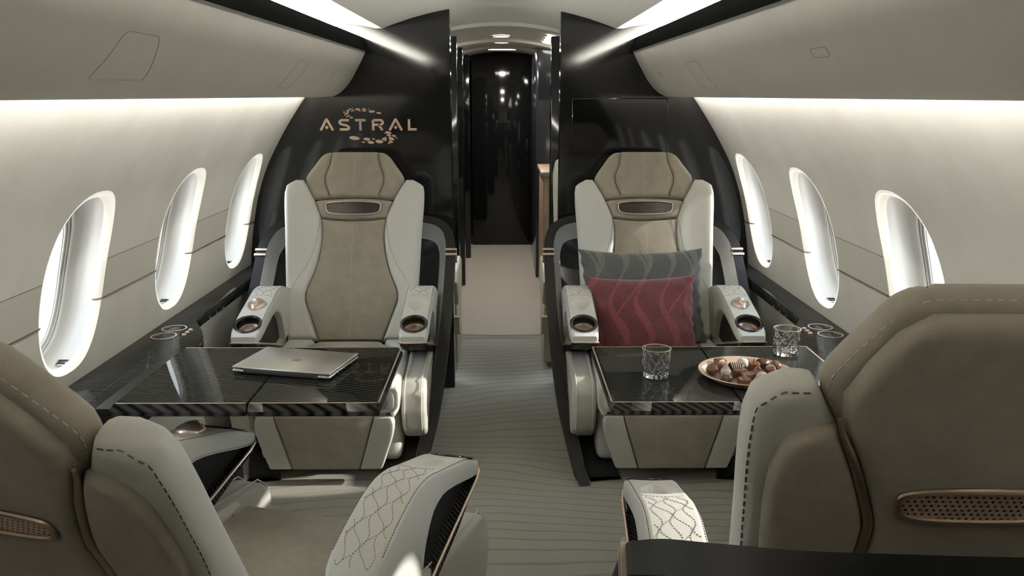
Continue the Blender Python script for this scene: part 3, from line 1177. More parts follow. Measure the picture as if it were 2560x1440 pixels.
t = thing('galley_cabinet', 'tall graphite cabinet on the right of the aisle before the far door', 'cabinet', (.44, 7.3, 0))
b = MB()
b.box((-.162, -.33, 0), (.36, 1.2, 1.82), .004)
b.build('body', MT['gloss2'], t, ang=30)
b = MB()
b.box((-.150, -.336, 1.44), (.35, -.330, 1.815), .002)
b.build('door', MT['gloss2'], t, ang=30)
b = MB()
b.box((-.150, -.336, .02), (.35, -.330, 1.43), .002)
dr = b.build('door', MT['gloss2'], t, ang=30)
b = MB()
b.box((-.168, -.18, 1.38), (-.162, -.15, 1.47), .002)
b.build('handle', MT['chrome'], t, ang=30)

t = thing('credenza', 'low pale wood credenza on the right of the aisle', 'credenza', (.50, 6.5, 0))
b = MB()
b.box((-.20, -.30, 0), (.22, .44, .90), .006)
b.build('body', MT['wood'], t, ang=30)
b = MB()
b.box((-.215, -.315, .90), (.23, .45, .935), .008)
b.build('top', MT['wood'], t, ang=30)

# far door: one mirror-black leaf
d = bpy.data.objects.new('door_1', None)
COL.objects.link(d)
d.location = (0, 8.56, 0)
struct(d)
b = MB()
b.box((-.297, 0, 0), (.297, .04, 1.88), .002)
b.build('door_leaf', MT['gloss'], d, ang=30)
b = MB()
b.box((.235, -.02, .93), (.25, 0, 1.05), .004)
b.build('door_handle', MT['black'], d, ang=30)
b = MB()
b.box((-1.3, 8.62, 0), (1.3, 8.70, 1.95))
struct(b.build('wall_far', MT['gloss'], smooth=False))

for y, hw, hl, lb in [(6.29, .059, .05, 'small round ceiling light over the aisle, nearest one'), (7.0, .055, .05, 'small round ceiling light over the aisle, second one')]:
    t = thing('ceiling_light', lb, 'ceiling light', (0, y, ceil_z(0) - .008), 0, 'aisle ceiling lights')
    b = MB()
    b.lathe([(hw + .012, 0), (hw + .012, -.004), (hw, -.006), (hw, 0)], 32)
    b.build('bezel', MT['copper_d'], t)
    b = MB()
    b.lathe([(.0001, -.003), (hw, -.003)], 32)
    b.build('diffuser', MT['lamp'], t)
t = thing('ceiling_light', 'bright slot light across the ceiling before the far door', 'ceiling light', (0, 7.97, ceil_z(.12) - .006), 0, 'aisle ceiling lights')
b = MB()
b.box((-.135, -.055, -.004), (.135, .055, 0), .001)
b.build('housing', MT['ceiling'], t)
b = MB()
b.box((-.122, -.045, -.006), (.122, .045, -.004))
b.build('diffuser', MT['lamp'], t, smooth=False)
pl = ['nearest', 'second', 'third', 'fourth', 'fifth', 'farthest']
for k in range(6):
    y = 5.72 + .232 * k
    b = MB()
    xs = [.30 + .022 * q for q in range(9)]
    b.loft([[(x, y - .028, ceil_z(x) - .012), (x, y + .028, ceil_z(x) - .012), (x, y + .028, ceil_z(x) - .004), (x, y - .028, ceil_z(x) - .004)] for x in xs])
    tag(b.build('slot_light', MT['lamp'], ang=30), 'slim bright slot light at the right edge of the aisle ceiling, %s of six' % pl[k], 'light', 'row of slot lights')

# club seats just beyond the bulkhead; their aisle arms show past its edges
def club_seat(s, nm):
    t = thing('club_seat', 'beige leather seat beyond the bulkhead, %s of the aisle' % nm, 'seat', (s * .56, 4.62, 0), 0, 'beige seats beyond the bulkhead')
    b = MB()
    b.box((-.22, -.10, .10), (.22, .36, .40), .03, 3)
    b.build('seat_cushion', MT['beige'], t)
    b = MB()
    pad(b, [(.40, -.24, .24), (.75, -.255, .255), (1.04, -.262, .262), (1.10, -.25, .25), (1.135, -.20, .20)], .0, -.11, .04, lambda x, v, h: (x, .30 + (v - .4) * .10 - h * 0 + h, v))
    b.build('backrest', MT['beige'], t)
    for q in (-1, 1):
        b = MB()
        cx = q * .30
        w = .038
        b.prism([(-.26, .52), (-.20, .575), (.10, .60), (.20, .57), (.20, .36), (-.16, .38)], -w, w, lambda p, r, h: (cx + h, p, r), bev=.012, seg=3)
        b.build('armrest', MT['beige'], t)
        b = MB()
        b.prism([(-.10, .04), (.30, .04), (.30, .36), (-.16, .37)], -.028, .028, lambda p, r, h: (cx + q * 0 + h, p, r), bev=.008)
        b.build('side_panel', MT['beige'], t)
    b = MB()
    b.prism([(-.19, .32), (-.175, .325), (-.13, .22), (-.14, .21)], -.025, .015, lambda p, r, h: (-s * .30 - s * (h + .025), p, r))
    b.build('side_tray', MT['beige'], t)
    b = MB()
    b.box((-.14, .0, 0), (.14, .30, .10), .02)
    b.build('pedestal', MT['alu_d'], t)
    return t


club_seat(-1, 'left')
club_seat(1, 'right')
# ---------------------------------------------------------------- lounge seats
# local frame: +y is where the sitter looks, hinge of the back at y = 0, z = HZ0
HZ0 = 0.40
ARM_TOP = [(-.17, .575), (-.10, .612), (-.04, .637), (.02, .656), (.08, .665), (.13, .661), (.19, .646), (.27, .626), (.35, .605), (.41, .580), (.47, .551)]
ARM_BOT = [(-.17, .45), (-.10, .43), (.06, .43), (.075, .485), (.10, .530), (.15, .572), (.20, .580), (.26, .570), (.33, .552), (.40, .533), (.45, .524), (.47, .530)]
# shell rim: (half width, y, z), from the foot up over the back
RIM = [(.315, .640, .0), (.350, .520, .11), (.385, .370, .250), (.405, .180, .415), (.416, -.06, .615), (.418, -.240, .770), (.410, -.310, .815), (.388, -.370, .848), (.340, -.420, .866), (.26, -.452, .874), (.14, -.466, .878), (.0, -.470, .878)]


def lounge_seat(loc, rz, win, rec_deg, label, arm_shift=(0.0, 0.0, 0.0), clen=.62, low=None, slide=0.0):
    T = thing('lounge_seat', label, 'seat', (loc[0], loc[1], 0), rz, 'lounge seats')
    rc = math.radians(rec_deg)
    sn, cs = math.sin(rc), math.cos(rc)

    def bk(x, v, h):
        """back frame: v up the back, h forward of the base plane"""
        return (x, -slide - v * sn + h * cs, HZ0 + v * cs + h * sn)

    # ---- front upholstery of the back
    cen = [(.0, -.143, .143), (.05, -.158, .158), (.11, -.181, .181), (.20, -.209, .209), (.311, -.171, .171), (.40, -.149, .149), (.477, -.141, .141), (.562, -.149, .149)]
    m = MB()
    pad(m, cen, .005, -.06, .010, lambda x, v, h: bk(x, v - .012 * (1 - (x / .15) ** 2) * (1 if v > .5 else 0), h), nx=8, nv=16, bulge=.012)
    o = m.build('back_cushion', MT['taupe'], T)
    m = MB()
    dashes(m, [bk(0, .02 + k * .02, .0195) for k in range(27)], .006, .005, .0010)
    m.build('stitching', MT['sl'], o)

    band = [(.566, -.149, .149), (.60, -.163, .163), (.645, -.180, .180)]
    m = MB()
    pad(m, band, .006, -.06, .012, lambda x, v, h: bk(x, v + .012 * (1 - (x / .17) ** 2) * ((v - .566) / .079 * 2 - 1), h), nx=8, nv=4)
    m.build('neck_band', MT['taupe'], T)
    spk = bpy.data.objects.new('speaker', None)
    COL.objects.link(spk)
    spk.parent = T
    spk.location = bk(0, .607, .008)
    spk.rotation_euler = (-rc, 0, PI)          # local -y faces the sitter

    def spk_outline(k, w=.124, hgt=.0285):
        pts = []
        for a, b in [(-w, .006), (-w + .014, hgt - .004), (0, hgt + .002), (w - .014, hgt - .004), (w, .006), (w - .018, -hgt + .005), (0, -hgt - .002), (-w + .018, -hgt + .005)]:
            pts.append((a * (1 + k / w), b * (1 + k / hgt)))
        return [tuple(p) for p in cr(pts, 6, True)]
    m = MB()
    m.tube([(a, -.004, b) for a, b in spk_outline(0)], .0036, 8, closed=True)
    m.build('bezel', MT['copper'], spk)
    m = MB()
    ol = spk_outline(-.002)
    m.add([(a, -.001, b) for a, b in ol], [tuple(range(len(ol)))])
    m.build('grille', MT['grille_k'], spk, smooth=False)

    head = [(.650, -.183, .183), (.69, -.206, .206), (.735, -.226, .226), (.752, -.227, .227), (.775, -.216, .216), (.82, -.185, .185), (.855, -.160, .160), (.872, -.138, .138), (.879, -.118, .118)]

    def hm(x, v, h):
        # centre panel sits a little proud of the side panels, with seams between
        e = .108 + .028 * math.exp(-((v - .745) / .06) ** 2)
        s = min(1, max(0, (abs(x) - e) / .006))
        fr = 1 if h > -.0225 else 0
        seam = -.010 * math.exp(-((abs(x) - e) / .0055) ** 2) * fr
        vv = v + (.010 * (1 - (x / .2) ** 2) if v < .70 else 0) * max(0, (.70 - v) / .05)
        return bk(x, vv, h + seam - .004 * s * fr)
    m = MB()
    pad(m, head, .010, -.055, .034, hm, nx=44, nv=14, rv=.024)
    ho = m.build('headrest', MT['taupe'], T, ang=60)
    for s in (-1, 1):
        m = MB()
        m.tube([bk(s * (.108 + .028 * math.exp(-((v - .745) / .06) ** 2)), v + .010 * (.7 if v < .69 else 0) * max(0, (.70 - v) / .05), .0055 - (.012 if v > .868 else 0) - (.004 if v < .665 else 0)) for v in [.662 + .21 * k / 24 for k in range(25)]], .0016, 6)
        m.build('seam', MT['seam'], ho)
    m = MB()
    dashes(m, [bk(0, .662 + k * .01, .0125) for k in range(20)], .006, .005, .0010)
    m.build('stitching', MT['sl'], ho)
    m = MB()
    for s in (-1, 1):
        e = cr([(.0, .8745), (.06, .8745), (.112, .8740), (.133, .8680), (.155, .852), (.181, .817), (.211, .774), (.2215, .752), (.2215, .735), (.203, .692)], 6)
        dashes(m, [bk(s * q.x, q.y, -.0435) for q in e], .009, .006, .0012)
    m.build('edge_stitching', MT['sl'], ho)

    # ---- white side bolsters, full thickness
    for s in (-1, 1):
        inn = [(.0, .140), (.11, .178), (.20, .206), (.311, .168), (.40, .146), (.477, .138), (.562, .146), (.60, .160), (.65, .182), (.70, .208), (.735, .230), (.745, .236)]
        out = [(.0, .286), (.25, .300), (.50, .312), (.665, .321), (.70, .320), (.715, .316), (.728, .305), (.738, .289), (.745, .270)]
        rows = []
        for k in range(24):
            v = .745 * k / 23
            a, b = spl(inn, v), spl(out, v)
            rows.append((v, a, b) if s > 0 else (v, -b, -a))
        m = MB()
        pad(m, rows, .010, -.055, .026, lambda x, v, h: bk(x, v, h + max(0, min(1, (h + .055) / .065)) * .008 * min(1, max(0, (abs(x) - .20) / .09)) - .045 * max(0, 1 - v / .5) * (1 - max(0, min(1, (h + .055) / .065)))), nx=8, nv=22, rv=.03, dist=True)
        bo = m.build('side_bolster', MT['white'], T)
        m = MB()
        crv = cr([(.150, .56), (.165, .45), (.20, .35), (.255, .26), (.285, .20)], 8)
        dashes(m, [bk(s * q.x, q.y, .0105 + .008 * min(1, max(0, (q.x - .20) / .09))) for q in crv], .006, .004, .0009)
        m.build('stitching', MT['sd'], bo)
        m = MB()
        qq = lambda t: max(0.0, 1 - (1 - min(1.0, max(0.0, t))) ** 2.5) ** .42

        ol2 = [(spl(out, .745 * k / 60), .745 * k / 60) for k in range(61)] + [(spl(inn, .745), .745)]

        def rear(x, v):
            a, b = spl(inn, v), spl(out, v)
            k = qq(min(edge_dist(x, v, ol2), min(x - a, b - x)) / .026)
            return -.0225 - .0325 * k - .045 * max(0, 1 - v / .5) - .0006
        edge = [(.246 + .004 * k, .737) for k in range(8)] + [(.283, .7335), (.293, .7275), (.303, .719)] + [(spl(out, v) - .0065, v) for v in [.710 - .02 * k for k in range(34)]]
        edge = cr([(a, b, rear(a, b)) for a, b in edge], 3)
        dashes(m, [bk(s * p.x, p.y, p.z) for p in edge], .009, .006, .0012)
        m.build('edge_stitching', MT['sd'], bo)

    # ---- rear of the back
    hw = [(.0, .165), (.15, .160), (.30, .150), (.42, .141), (.475, .134), (.52, .131), (.562, .143), (.638, .172), (.70, .200), (.735, .207), (.752, .205), (.80, .176), (.84, .150), (.862, .118)]
    rows = [(v, -spl(hw, v), spl(hw, v)) for v in [k * .862 / 30 for k in range(31)]]
    m = MB()
    pad(m, rows, -.025, -.082, .030, lambda x, v, h: bk(x, v, h - (.03 * max(0, 1 - v / .5) if h < -.05 else 0)), nx=8, nv=18, rv=.03)
    o = m.build('back_panel', MT['taupe'], T)
    for s in (-1, 1):
        rows = []
        for k in range(31):
            v = .05 + .64 * k / 30
            a = spl(hw, v) + .010
            b = spl([(.05, .262), (.4, .278), (.60, .288), (.645, .284), (.675, .262), (.69, .235)], v)
            a = min(a, b - .02)
            rows.append((v, a, b) if s > 0 else (v, -b, -a))
        m = MB()
        pad(m, rows, -.030, -.076, .026, lambda x, v, h: bk(x, v, h - .045 * max(0, 1 - v / .5)), nx=6, nv=16)
        m.build('rear_side_panel', MT['taupe'], T)
        m = MB()
        path = [bk(s * (spl(hw, v) + .006), v, -.068 - .04 * max(0, 1 - v / .5)) for v in [.05 + .66 * k / 40 for k in range(41)]]
        m.tube(path, [.0075 * (min(1, .45 + .55 * min(k, 40 - k) / 4)) for k in range(41)], 10)
        m.build('trim_strip', MT['copper_d'], T)
    rs = bpy.data.objects.new('rear_speaker', None)
    COL.objects.link(rs)
    rs.parent = T
    rs.location = bk(0, .575, -.0835)
    rs.rotation_euler = (rc, 0, 0)
    m = MB()
    m.tube([(a, -.002, b) for a, b in spk_outline(0, .112, .026)], .0048, 8, closed=True)
    m.build('bezel', MT['copper_d'], rs)
    m = MB()
    ol = spk_outline(-.002, .112, .026)
    m.add([(a, .0, b) for a, b in ol], [tuple(range(len(ol)))])
    m.build('grille', MT['grille_c'], rs, smooth=False)

    # ---- cushion
    cu = lambda x, v, h: (x, v - slide, HZ0 + h)
    m = MB()
    rows = [(.0, -.14, .14), (.06, -.17, .17), (.14, -.215, .215), (.30, -.235, .235), (clen, -.245, .245)]
    pad(m, rows, .0, -.13, .022, cu, nx=8, nv=10, bulge=.012)
    so = m.build('seat_cushion', MT['taupe'], T)
    m = MB()
    dashes(m, [(-.22 + .44 * k / 20, .27 - slide, HZ0 + .0095 * (1 - ((-.22 + .44 * k / 20) / .235) ** 2) + .0012) for k in range(21)], .007, .005, .0011)
    m.build('stitching', MT['sl'], so)
    for s in (-1, 1):
        rows = []
        for k in range(16):
            v = clen * k / 15
            a = spl([(.0, .144), (.06, .174), (.14, .219), (.30, .239), (clen, .249)], v)
            b = spl([(.0, .285), (clen - .12, .290), (clen - .02, .285), (clen, .27)], v)
            rows.append((v, a, b) if s > 0 else (v, -b, -a))
        m = MB()
        pad(m, rows, .012, -.13, .024, cu, nx=4, nv=10)
        m.build('seat_side', MT['white'], T)

    # ---- leg rest: taupe centre and pale sides, plus the rounded nose above it
    lr = bpy.data.objects.new('leg_rest', None)
    COL.objects.link(lr)
    lr.parent = T
    lr.location = (0, clen - slide, 0)
    fm = lambda x, v, h: (x, h, v)
    m = MB()
    pad(m, [(.060, -.128, .128), (.277, -.190, .190)], .0, -.05, .006, fm, nx=4, nv=4)
    m.build('centre_panel', MT['taupe'], lr)
    m = MB()
    pad(m, [(.290, -.190, .190), (.395, -.218, .218)], -.002, -.06, .012, fm, nx=4, nv=4)
    m.build('nose', MT['taupe'], lr)
    for s in (-1, 1):
        for nm_, rows, h0 in (('side_panel', [(.060, .130, .205), (.064, .131, .216), (.072, .1335, .222), (.10, .1415, .231), (.24, .182, .268), (.262, .1875, .268), (.273, .190, .258), (.277, .191, .246)], .0),
                              ('nose_side', [(.290, .192, .268), (.32, .199, .288), (.37, .212, .290), (.395, .219, .280)], -.002)):
            r2 = rows if s > 0 else [(v, -b, -a) for v, a, b in rows]
            m = MB()
            pad(m, r2, h0, -.055, .007, fm, nx=4, nv=8)
            m.build(nm_, MT['pale'], lr)

    # ---- plinth
    m = MB()
    m.box((-.28, .02 - slide * .5, .05), (.28, clen - .10 - slide, .27), .03, 3)
    m.build('plinth', MT['pale'], T)
    m = MB()
    m.box((-.24, .06 - slide * .5, 0), (.24, clen - .14 - slide, .05), .01)
    m.build('base', MT['black'], T)

    # ---- arms
    for s in (-1, 1):
        ax = s * .330
        side_win = (s == win)
        A = bpy.data.objects.new('armrest', None)
        COL.objects.link(A)
        A.parent = T
        A.location = (ax + arm_shift[0], arm_shift[1], arm_shift[2])
        rings = []
        ys = [-.17, -.165, -.15, -.12, -.08, -.04, .0, .03, .05, .06, .07, .08, .09, .105, .12, .14, .16, .18, .20, .23, .26, .29, .32, .35, .38, .41, .435, .455, .465, .47]
        for y in ys:
            zt, zb = spl(ARM_TOP, y), spl(ARM_BOT, y)
            w = .0575 - (.010 * max(0, (y - .42) / .05) ** 2 if y > .42 else 0) - (.012 * ((-.13 - y) / .04) ** 2 if y < -.13 else 0)
            r = min(.013, (zt - zb) * .4)
            dip = .0
            sec = []
            for cx_, cz_, a0 in ((w - r, zt - r, 0), (-w + r, zt - r, PI / 2)):
                for k in range(5):
                    a = a0 + k / 4 * PI / 2
                    sec.append((cx_ + r * math.cos(a), y, cz_ + r * math.sin(a)))
            r2 = .004
            for cx_, cz_, a0 in ((-w + r2, zb + r2, PI), (w - r2, zb + r2, 1.5 * PI)):
                for k in range(3):
                    a = a0 + k / 2 * PI / 2
                    sec.append((cx_ + r2 * math.cos(a), y, cz_ + r2 * math.sin(a)))
            rings.append(sec)
        m = MB()
        m.loft(rings)
        top = m.build('arm_pad', MT['white'], A)
        # cup opening through the sloping nose, shallow hollow on the aisle arm
        sl = math.atan2(spl(ARM_TOP, .44) - spl(ARM_TOP, .36), .08)
        zc = spl(ARM_TOP, .400)
        MC = Matrix.Translation((0, .400, zc)) @ Matrix.Rotation(sl, 4, 'X')
        c = MB()
        c.lathe([(.0455, -.09), (.043, .05)], 40, MC, cap=True)
        cut(top, c)
        if not side_win:
            c = MB()
            zr = spl(ARM_TOP, .258)
            sl2 = math.atan2(spl(ARM_TOP, .29) - spl(ARM_TOP, .22), .07)
            MR = Matrix.Translation((0, .256, zr + .005)) @ Matrix.Rotation(sl2, 4, 'X')
            bm = bmesh.new()
            bmesh.ops.create_uvsphere(bm, u_segments=32, v_segments=16, radius=1)
            for v in bm.verts:
                k = 1.0 - .32 * max(0, v.co.y)
                v.co = Vector((v.co.x * .042 * k, v.co.y * .054, v.co.z * .026))
            c.addbm(bm, 0, MR)
            cut(top, c)
            c = MB()
            c.sphere(MR @ Vector((0, .052, .002)), (.0095, .013, .011), u=16, v=10)
            cut(top, c)
        # cup holder
        H = bpy.data.objects.new('cup_holder', None)
        COL.objects.link(H)
        H.parent = A
        H.location = (0, .400, zc)
        H.rotation_euler = (sl, 0, 0)
        m = MB()
        m.lathe([(.0435, -.052), (.0435, .0015), (.0450, .0028), (.0540, .0028), (.0560, .0008), (.0555, -.002)], 48)
        m.build('ring', MT['gloss'], H, ang=50)
        m = MB()
        m.lathe([(.0001, -.036), (.0432, -.036)], 32)
        m.lathe([(.0432, -.036), (.0432, -.031), (.0405, -.031), (.0405, -.036)], 32)
        m.build('cup_floor', MT['copper'], H, ang=40)
        # lower strut of carbon with a copper edge, dark pocket between
        st = [(.472, .528), (.468, .516), (.30, .468), (.16, .424), (.05, .385)]
        lo = [(.05, .352), (.16, .395), (.30, .444), (.455, .498), (.474, .520)]
        m = MB()
        m.prism(st + lo, -.056, .056, lambda p, q, h: (h * (1 if p < .44 else .86), p, q), bev=.002, seg=1)
        m.build('strut', MT['carbonA'], A, ang=30)
        m = MB()
        for q in (-1, 1):
            path = [(q * .0575, .06, .3945), (q * .0575, .16, .4300), (q * .0575, .30, .474), (q * .0572, .43, .5135), (q * .053, .462, .5245), (q * .040, .4765, .529)]
            m.tube(path, .0042, 8)
        m.tube([(-.040, .4765, .529), (.040, .4765, .529)], .0042, 8)
        m.build('edge_trim', MT['copper'], A)
        m = MB()
        ub = [(y, spl(ARM_BOT, y) + .004) for y in (.065, .08, .10, .13, .16, .20, .26, .33, .40, .45)]
        m.prism([(.05, .39), (.16, .43), (.30, .474), (.45, .522)] + list(reversed(ub)), -.030, .030, lambda p, q, h: (h, p, q))
        m.build('pocket', MT['black'], A, ang=30)
        # quilting and seams on the pad
        q = MB()
        WL, SP = .088, .032

        def quilt(fx):
            run = []
            for j in range(76):
                y = -.15 + .330 * j / 75
                x = fx(y)
                if abs(x) < .0475 and y < .168 + .016 * (x / .046) ** 2:
                    run.append((x, y, spl(ARM_TOP, y) + .0004))
                else:
                    if len(run) > 3:
                        dashes(q, run, .0042, .0028, .0007)
                    run = []
            if len(run) > 3:
                dashes(q, run, .0042, .0028, .0007)
        for k in range(-2, 2):
            x0 = (k + .5) * SP
            ph = PI * (k % 2)
            quilt(lambda y: x0 + SP * .47 * math.sin(2 * PI * y / WL + ph))
            quilt(lambda y: x0 + SP * .5 + SP * .26 * math.sin(2 * PI * (y - (WL / 4 if k % 2 == 0 else WL * .75)) / WL))
        dashes(q, [(.046 * (k / 10 - 1), .190 - .016 * (1 - (k / 10 - 1) ** 2), spl(ARM_TOP, .190 - .016 * (1 - (k / 10 - 1) ** 2)) + .0004) for k in range(21)], .005, .003, .0008)
        q.build('quilting', MT['sq'], A)
        for e in (-1, 1):
            q = MB()
            dashes(q, [(e * .0535, -.12 + .56 * k / 50, spl(ARM_TOP, -.12 + .56 * k / 50) - .0030) for k in range(51)], .0042, .0030, .0009)
            q.build('edge_stitching', MT['sd'], A)
            if side_win:
                q = MB()
                dashes(q, [(e * .0578, .09 + .36 * k / 30, spl(ARM_BOT, .09 + .36 * k / 30) + .006) for k in range(31)], .0042, .0030, .0008)
                q.build('lower_stitching', MT['sd'], A)
        if side_win:
            R = bpy.data.objects.new('remote', None)
            COL.objects.link(R)
            R.parent = A
            R.location = (0, .265, spl(ARM_TOP, .265) + .001)
            R.rotation_euler = (math.atan2(spl(ARM_TOP, .32) - spl(ARM_TOP, .25), .07), 0, 0)
            m = MB()
            bm = bmesh.new()
            bmesh.ops.create_uvsphere(bm, u_segments=40, v_segments=20, radius=1)
            for v in bm.verts:
                k = 1.0 - .30 * max(0, v.co.y) + .08 * max(0, -v.co.y)
                zz = v.co.z
                v.co = Vector((v.co.x * .037 * k, v.co.y * .046, (abs(zz) ** .9) * (1 if zz > 0 else -1) * .021))
                # raised ridge down the middle
                if v.co.z > 0:
                    v.co.z += .006 * math.exp(-(v.co.x / .014) ** 2) * (1 - min(1, abs(v.co.y) / .046) ** 2)
            m.addbm(bm)
            m.build('casing', MT['copper'], R, ang=50)
            m = MB()
            MD = Matrix.Translation((0, .024, .0215)) @ Matrix.Rotation(-.32, 4, 'X')
            m.lathe([(.0001, .002), (.0125, .002), (.0145, .0005), (.0145, -.006)], 28, MD)
            m.build('dial', MT['copper'], R, ang=40)
            m = MB()
            for a in range(4):
                m.sphere(MD @ Vector((.0065 * math.cos(a * PI / 2), .0065 * math.sin(a * PI / 2), .002)), (.0011, .0011, .0006), u=8, v=6)
            for px, py, pz in [(-.006, -.010, .0262), (.006, -.010, .0262), (-.006, -.022, .0245), (.006, -.022, .0245), (-.026, .006, .0165), (.026, .006, .0165)]:
                m.sphere((px, py, pz), (.0011, .0011, .0012), u=8, v=6)
            m.build('button_mark', MT['black'], R)

        # ---- padded pod under the arm
        m = MB()
        px = s * .335
        pod = [(-.02, .13), (.46, .13), (.535, .19), (.56, .27), (.545, .345), (.50, .385), (.30, .40), (.06, .435), (-.05, .44)]
        m.prism([tuple(p) for p in pod], -.048, .048, lambda p, q, h: (px + h, p, q), bev=.018, seg=3)
        po = m.build('side_pod', MT['pale'], T, ang=50)
        m = MB()
        m.tube([(px - s * .032, y, z) for y, z in [(.06, .440), (.30, .406), (.50, .391), (.545, .352), (.563, .272), (.54, .19)]], .0022, 6)
        m.tube([(px + s * .032, y, z) for y, z in [(.06, .440), (.30, .406), (.50, .391), (.545, .352), (.563, .272), (.54, .19)]], .0022, 6)
        m.build('piping', MT['white'], po)

    # ---- wrap-around shell: black rim, grey lining, woven liner, copper clasps
    RM = RIM if low is None else [(a, b, c * low) for a, b, c in RIM]
    full = [(-a, b, c) for a, b, c in RM] + [(a, b, c) for a, b, c in reversed(RM[:-1])]
    path = cr(full, 6)
    nrm = Vector((0, -.66, -.75))              # away from the sitter
    n = len(path)
    outs = []
    for i, p in enumerate(path):
        t = (path[min(i + 1, n - 1)] - path[max(i - 1, 0)]).normalized()
        o = t.cross(nrm)
        c = Vector((0, .1, .45))
        if o.dot(p - c) < 0 and abs(p.x) > .05 or (abs(p.x) <= .05 and o.z < 0):
            o = -o
        outs.append(o.normalized())
    S = bpy.data.objects.new('surround', None)
    COL.objects.link(S)
    S.parent = T
    m = MB()
    rings = []
    for p, o in zip(path, outs):
        foot = min(1, max(0, p.z / .08))
        d = nrm * .05
        q = [p, p + o * .042, p + o * .042 + d, p + d]
        q = [Vector((v.x, max(v.y, -.505), max(0.0, v.z))) for v in q]
        rings.append(q)
    m.loft(rings)
    m.build('rim', MT['black'], S, ang=30)
    m = MB()
    rows = []
    for p, o in zip(path, outs):
        ft = min(1, max(0, p.z / .5))
        a = p - o * .0015 + nrm * .002
        b = p - o * (.006 + .010 * ft) + nrm * (.040 + .02 * ft)
        c = p - o * (.010 + .026 * ft) + nrm * (.056 + .03 * ft)
        rows.append([Vector((v.x, max(v.y, -.503), max(.001, v.z))) for v in (a, b, c)])
    m.grid(rows)
    m.build('lining', MT['lining'], S, ang=60)
    # bucket behind: woven inside, grey outside
    for nm_, mt_, off in (('woven_liner', 'woven', 0.0), ('outer_shell', 'lining', .010)):
        m = MB()
        rows = []
        for p, o in zip(path, outs):
            row = []
            for k in range(7):
                t_ = k / 6
                q = p - o * (.004 - off * 1.2) + nrm * (.052 + off)
                dep = .20 * min(1, max(0, (p.z - .02) / .3))
                sink = math.sin(t_ * PI / 2)
                q = q + nrm * (dep * sink * .45) - o * ((1 - math.cos(t_ * PI / 2)) * .13)
                q.z = max(q.z, .002)
                q.y = max(q.y, -.498)
                row.append(q)
            rows.append(row)
        m.grid(rows)
        m.build(nm_, MT[mt_], S, ang=70)
    for s in (-1, 1):
        m = MB()
        for dz in (0.0, .020):
            i = min(range(n), key=lambda k: abs(path[k].z - (.772 - dz) * (low or 1)) + (0 if path[k].x * s > 0 else 9))
            p, o = path[i], outs[i]
            t = (path[i + 1] - path[i - 1]).normalized()
            ring = []
            for a, b in ((-.004, -.004), (.050, -.004), (.050, .056), (-.008, .060)):
                ring.append(p + o * a + nrm * b)
            q1 = [v + t * .006 for v in ring]
            q2 = [v - t * .006 for v in ring]
            m.loft([q1, q2], True, True, True)
        m.build('clasp', MT['copper'], S, ang=30)
    return T


SEATS = [
    lounge_seat((-.668, 3.71), PI, 1, 21.4, 'taupe and white lounge seat facing the camera, behind the laptop table'),
    lounge_seat((.668, 3.71), PI, -1, 21.4, 'taupe and white lounge seat facing the camera with two cushions on it'),
    lounge_seat((-.545, 1.738), -math.radians(16.9), -1, 27.9, 'lounge seat with its back to the camera, swivelled towards the aisle at lower left', low=.62, slide=.268),
    lounge_seat((.683, 1.476), -math.radians(1.8), 1, 16.6, 'lounge seat with its back to the camera, filling the lower right', slide=.163),
]
# ---------------------------------------------------------------- tables
def table(s, nm, label):
    t = thing('table', label, 'table', (s * .62, 2.285, .69), 0, 'folding tables')
    for k, (x0, x1) in enumerate(((.290, .6185), (.6215, .965))):
        b = MB()
        lo, hi = (s * x0, s * x1) if s > 0 else (s * x1, s * x0)
        oi = .012
        l_in = oi if (s > 0 and k == 0) or (s < 0 and k == 1) else .001
        r_in = oi if (s < 0 and k == 0) or (s > 0 and k == 1) else .001

        def rect(i, z, q=1.0):
            a_, c_ = lo - s * .62 + l_in * i + (1 - q) * .002, hi - s * .62 - r_in * i - (1 - q) * .002
            return [(a_, -.257 + oi * i + (1 - q) * .002, z), (c_, -.257 + oi * i + (1 - q) * .002, z), (c_, .252 - oi * i - (1 - q) * .002, z), (a_, .252 - oi * i - (1 - q) * .002, z)]
        b.loft([rect(0, 0, 0), rect(0, .002), rect(0, .012), rect(1, .030)])
        lf = b.build('leaf', MT['carbon' if s < 0 else 'carbonR'], t, ang=20)
        z0, z1, w, e = .0300, .0305, .0042, .0005
        a0, a1 = (x0 + (e if k == 0 else .004), x1 - (.004 if k == 0 else .016))

        def bar(xa, xb, ya, yb):
            p, q = sorted((s * xa - s * .62, s * xb - s * .62))
            b = MB()
            b.box((p, ya, z0 - .0003), (q, yb, z1))
            b.build('inlay', MT['copper'], lf, smooth=False)
        bar(a0, a1, -.245 + e, -.245 + e + w)
        bar(a0, a1, .245 - e - w, .245 - e)
        if k == 0:
            bar(a0, a0 + w, -.245 + e, .245 - e)
        elif s > 0:
            bar(a1 - w, a1, -.245 + e, .245 - e)
    b = MB()
    lo, hi = sorted((s * .90 - s * .62, s * 1.025 - s * .62))
    b.box((lo, -.20, -.0385), (hi, .20, -.0005))
    b.build('bracket', MT['black'], t, smooth=False)
    return t


table(-1, 'left', 'left carbon table with copper inlay, holding the closed laptop')
table(1, 'right', 'right carbon table with copper inlay, holding glasses and chocolates')
TZ = .7205

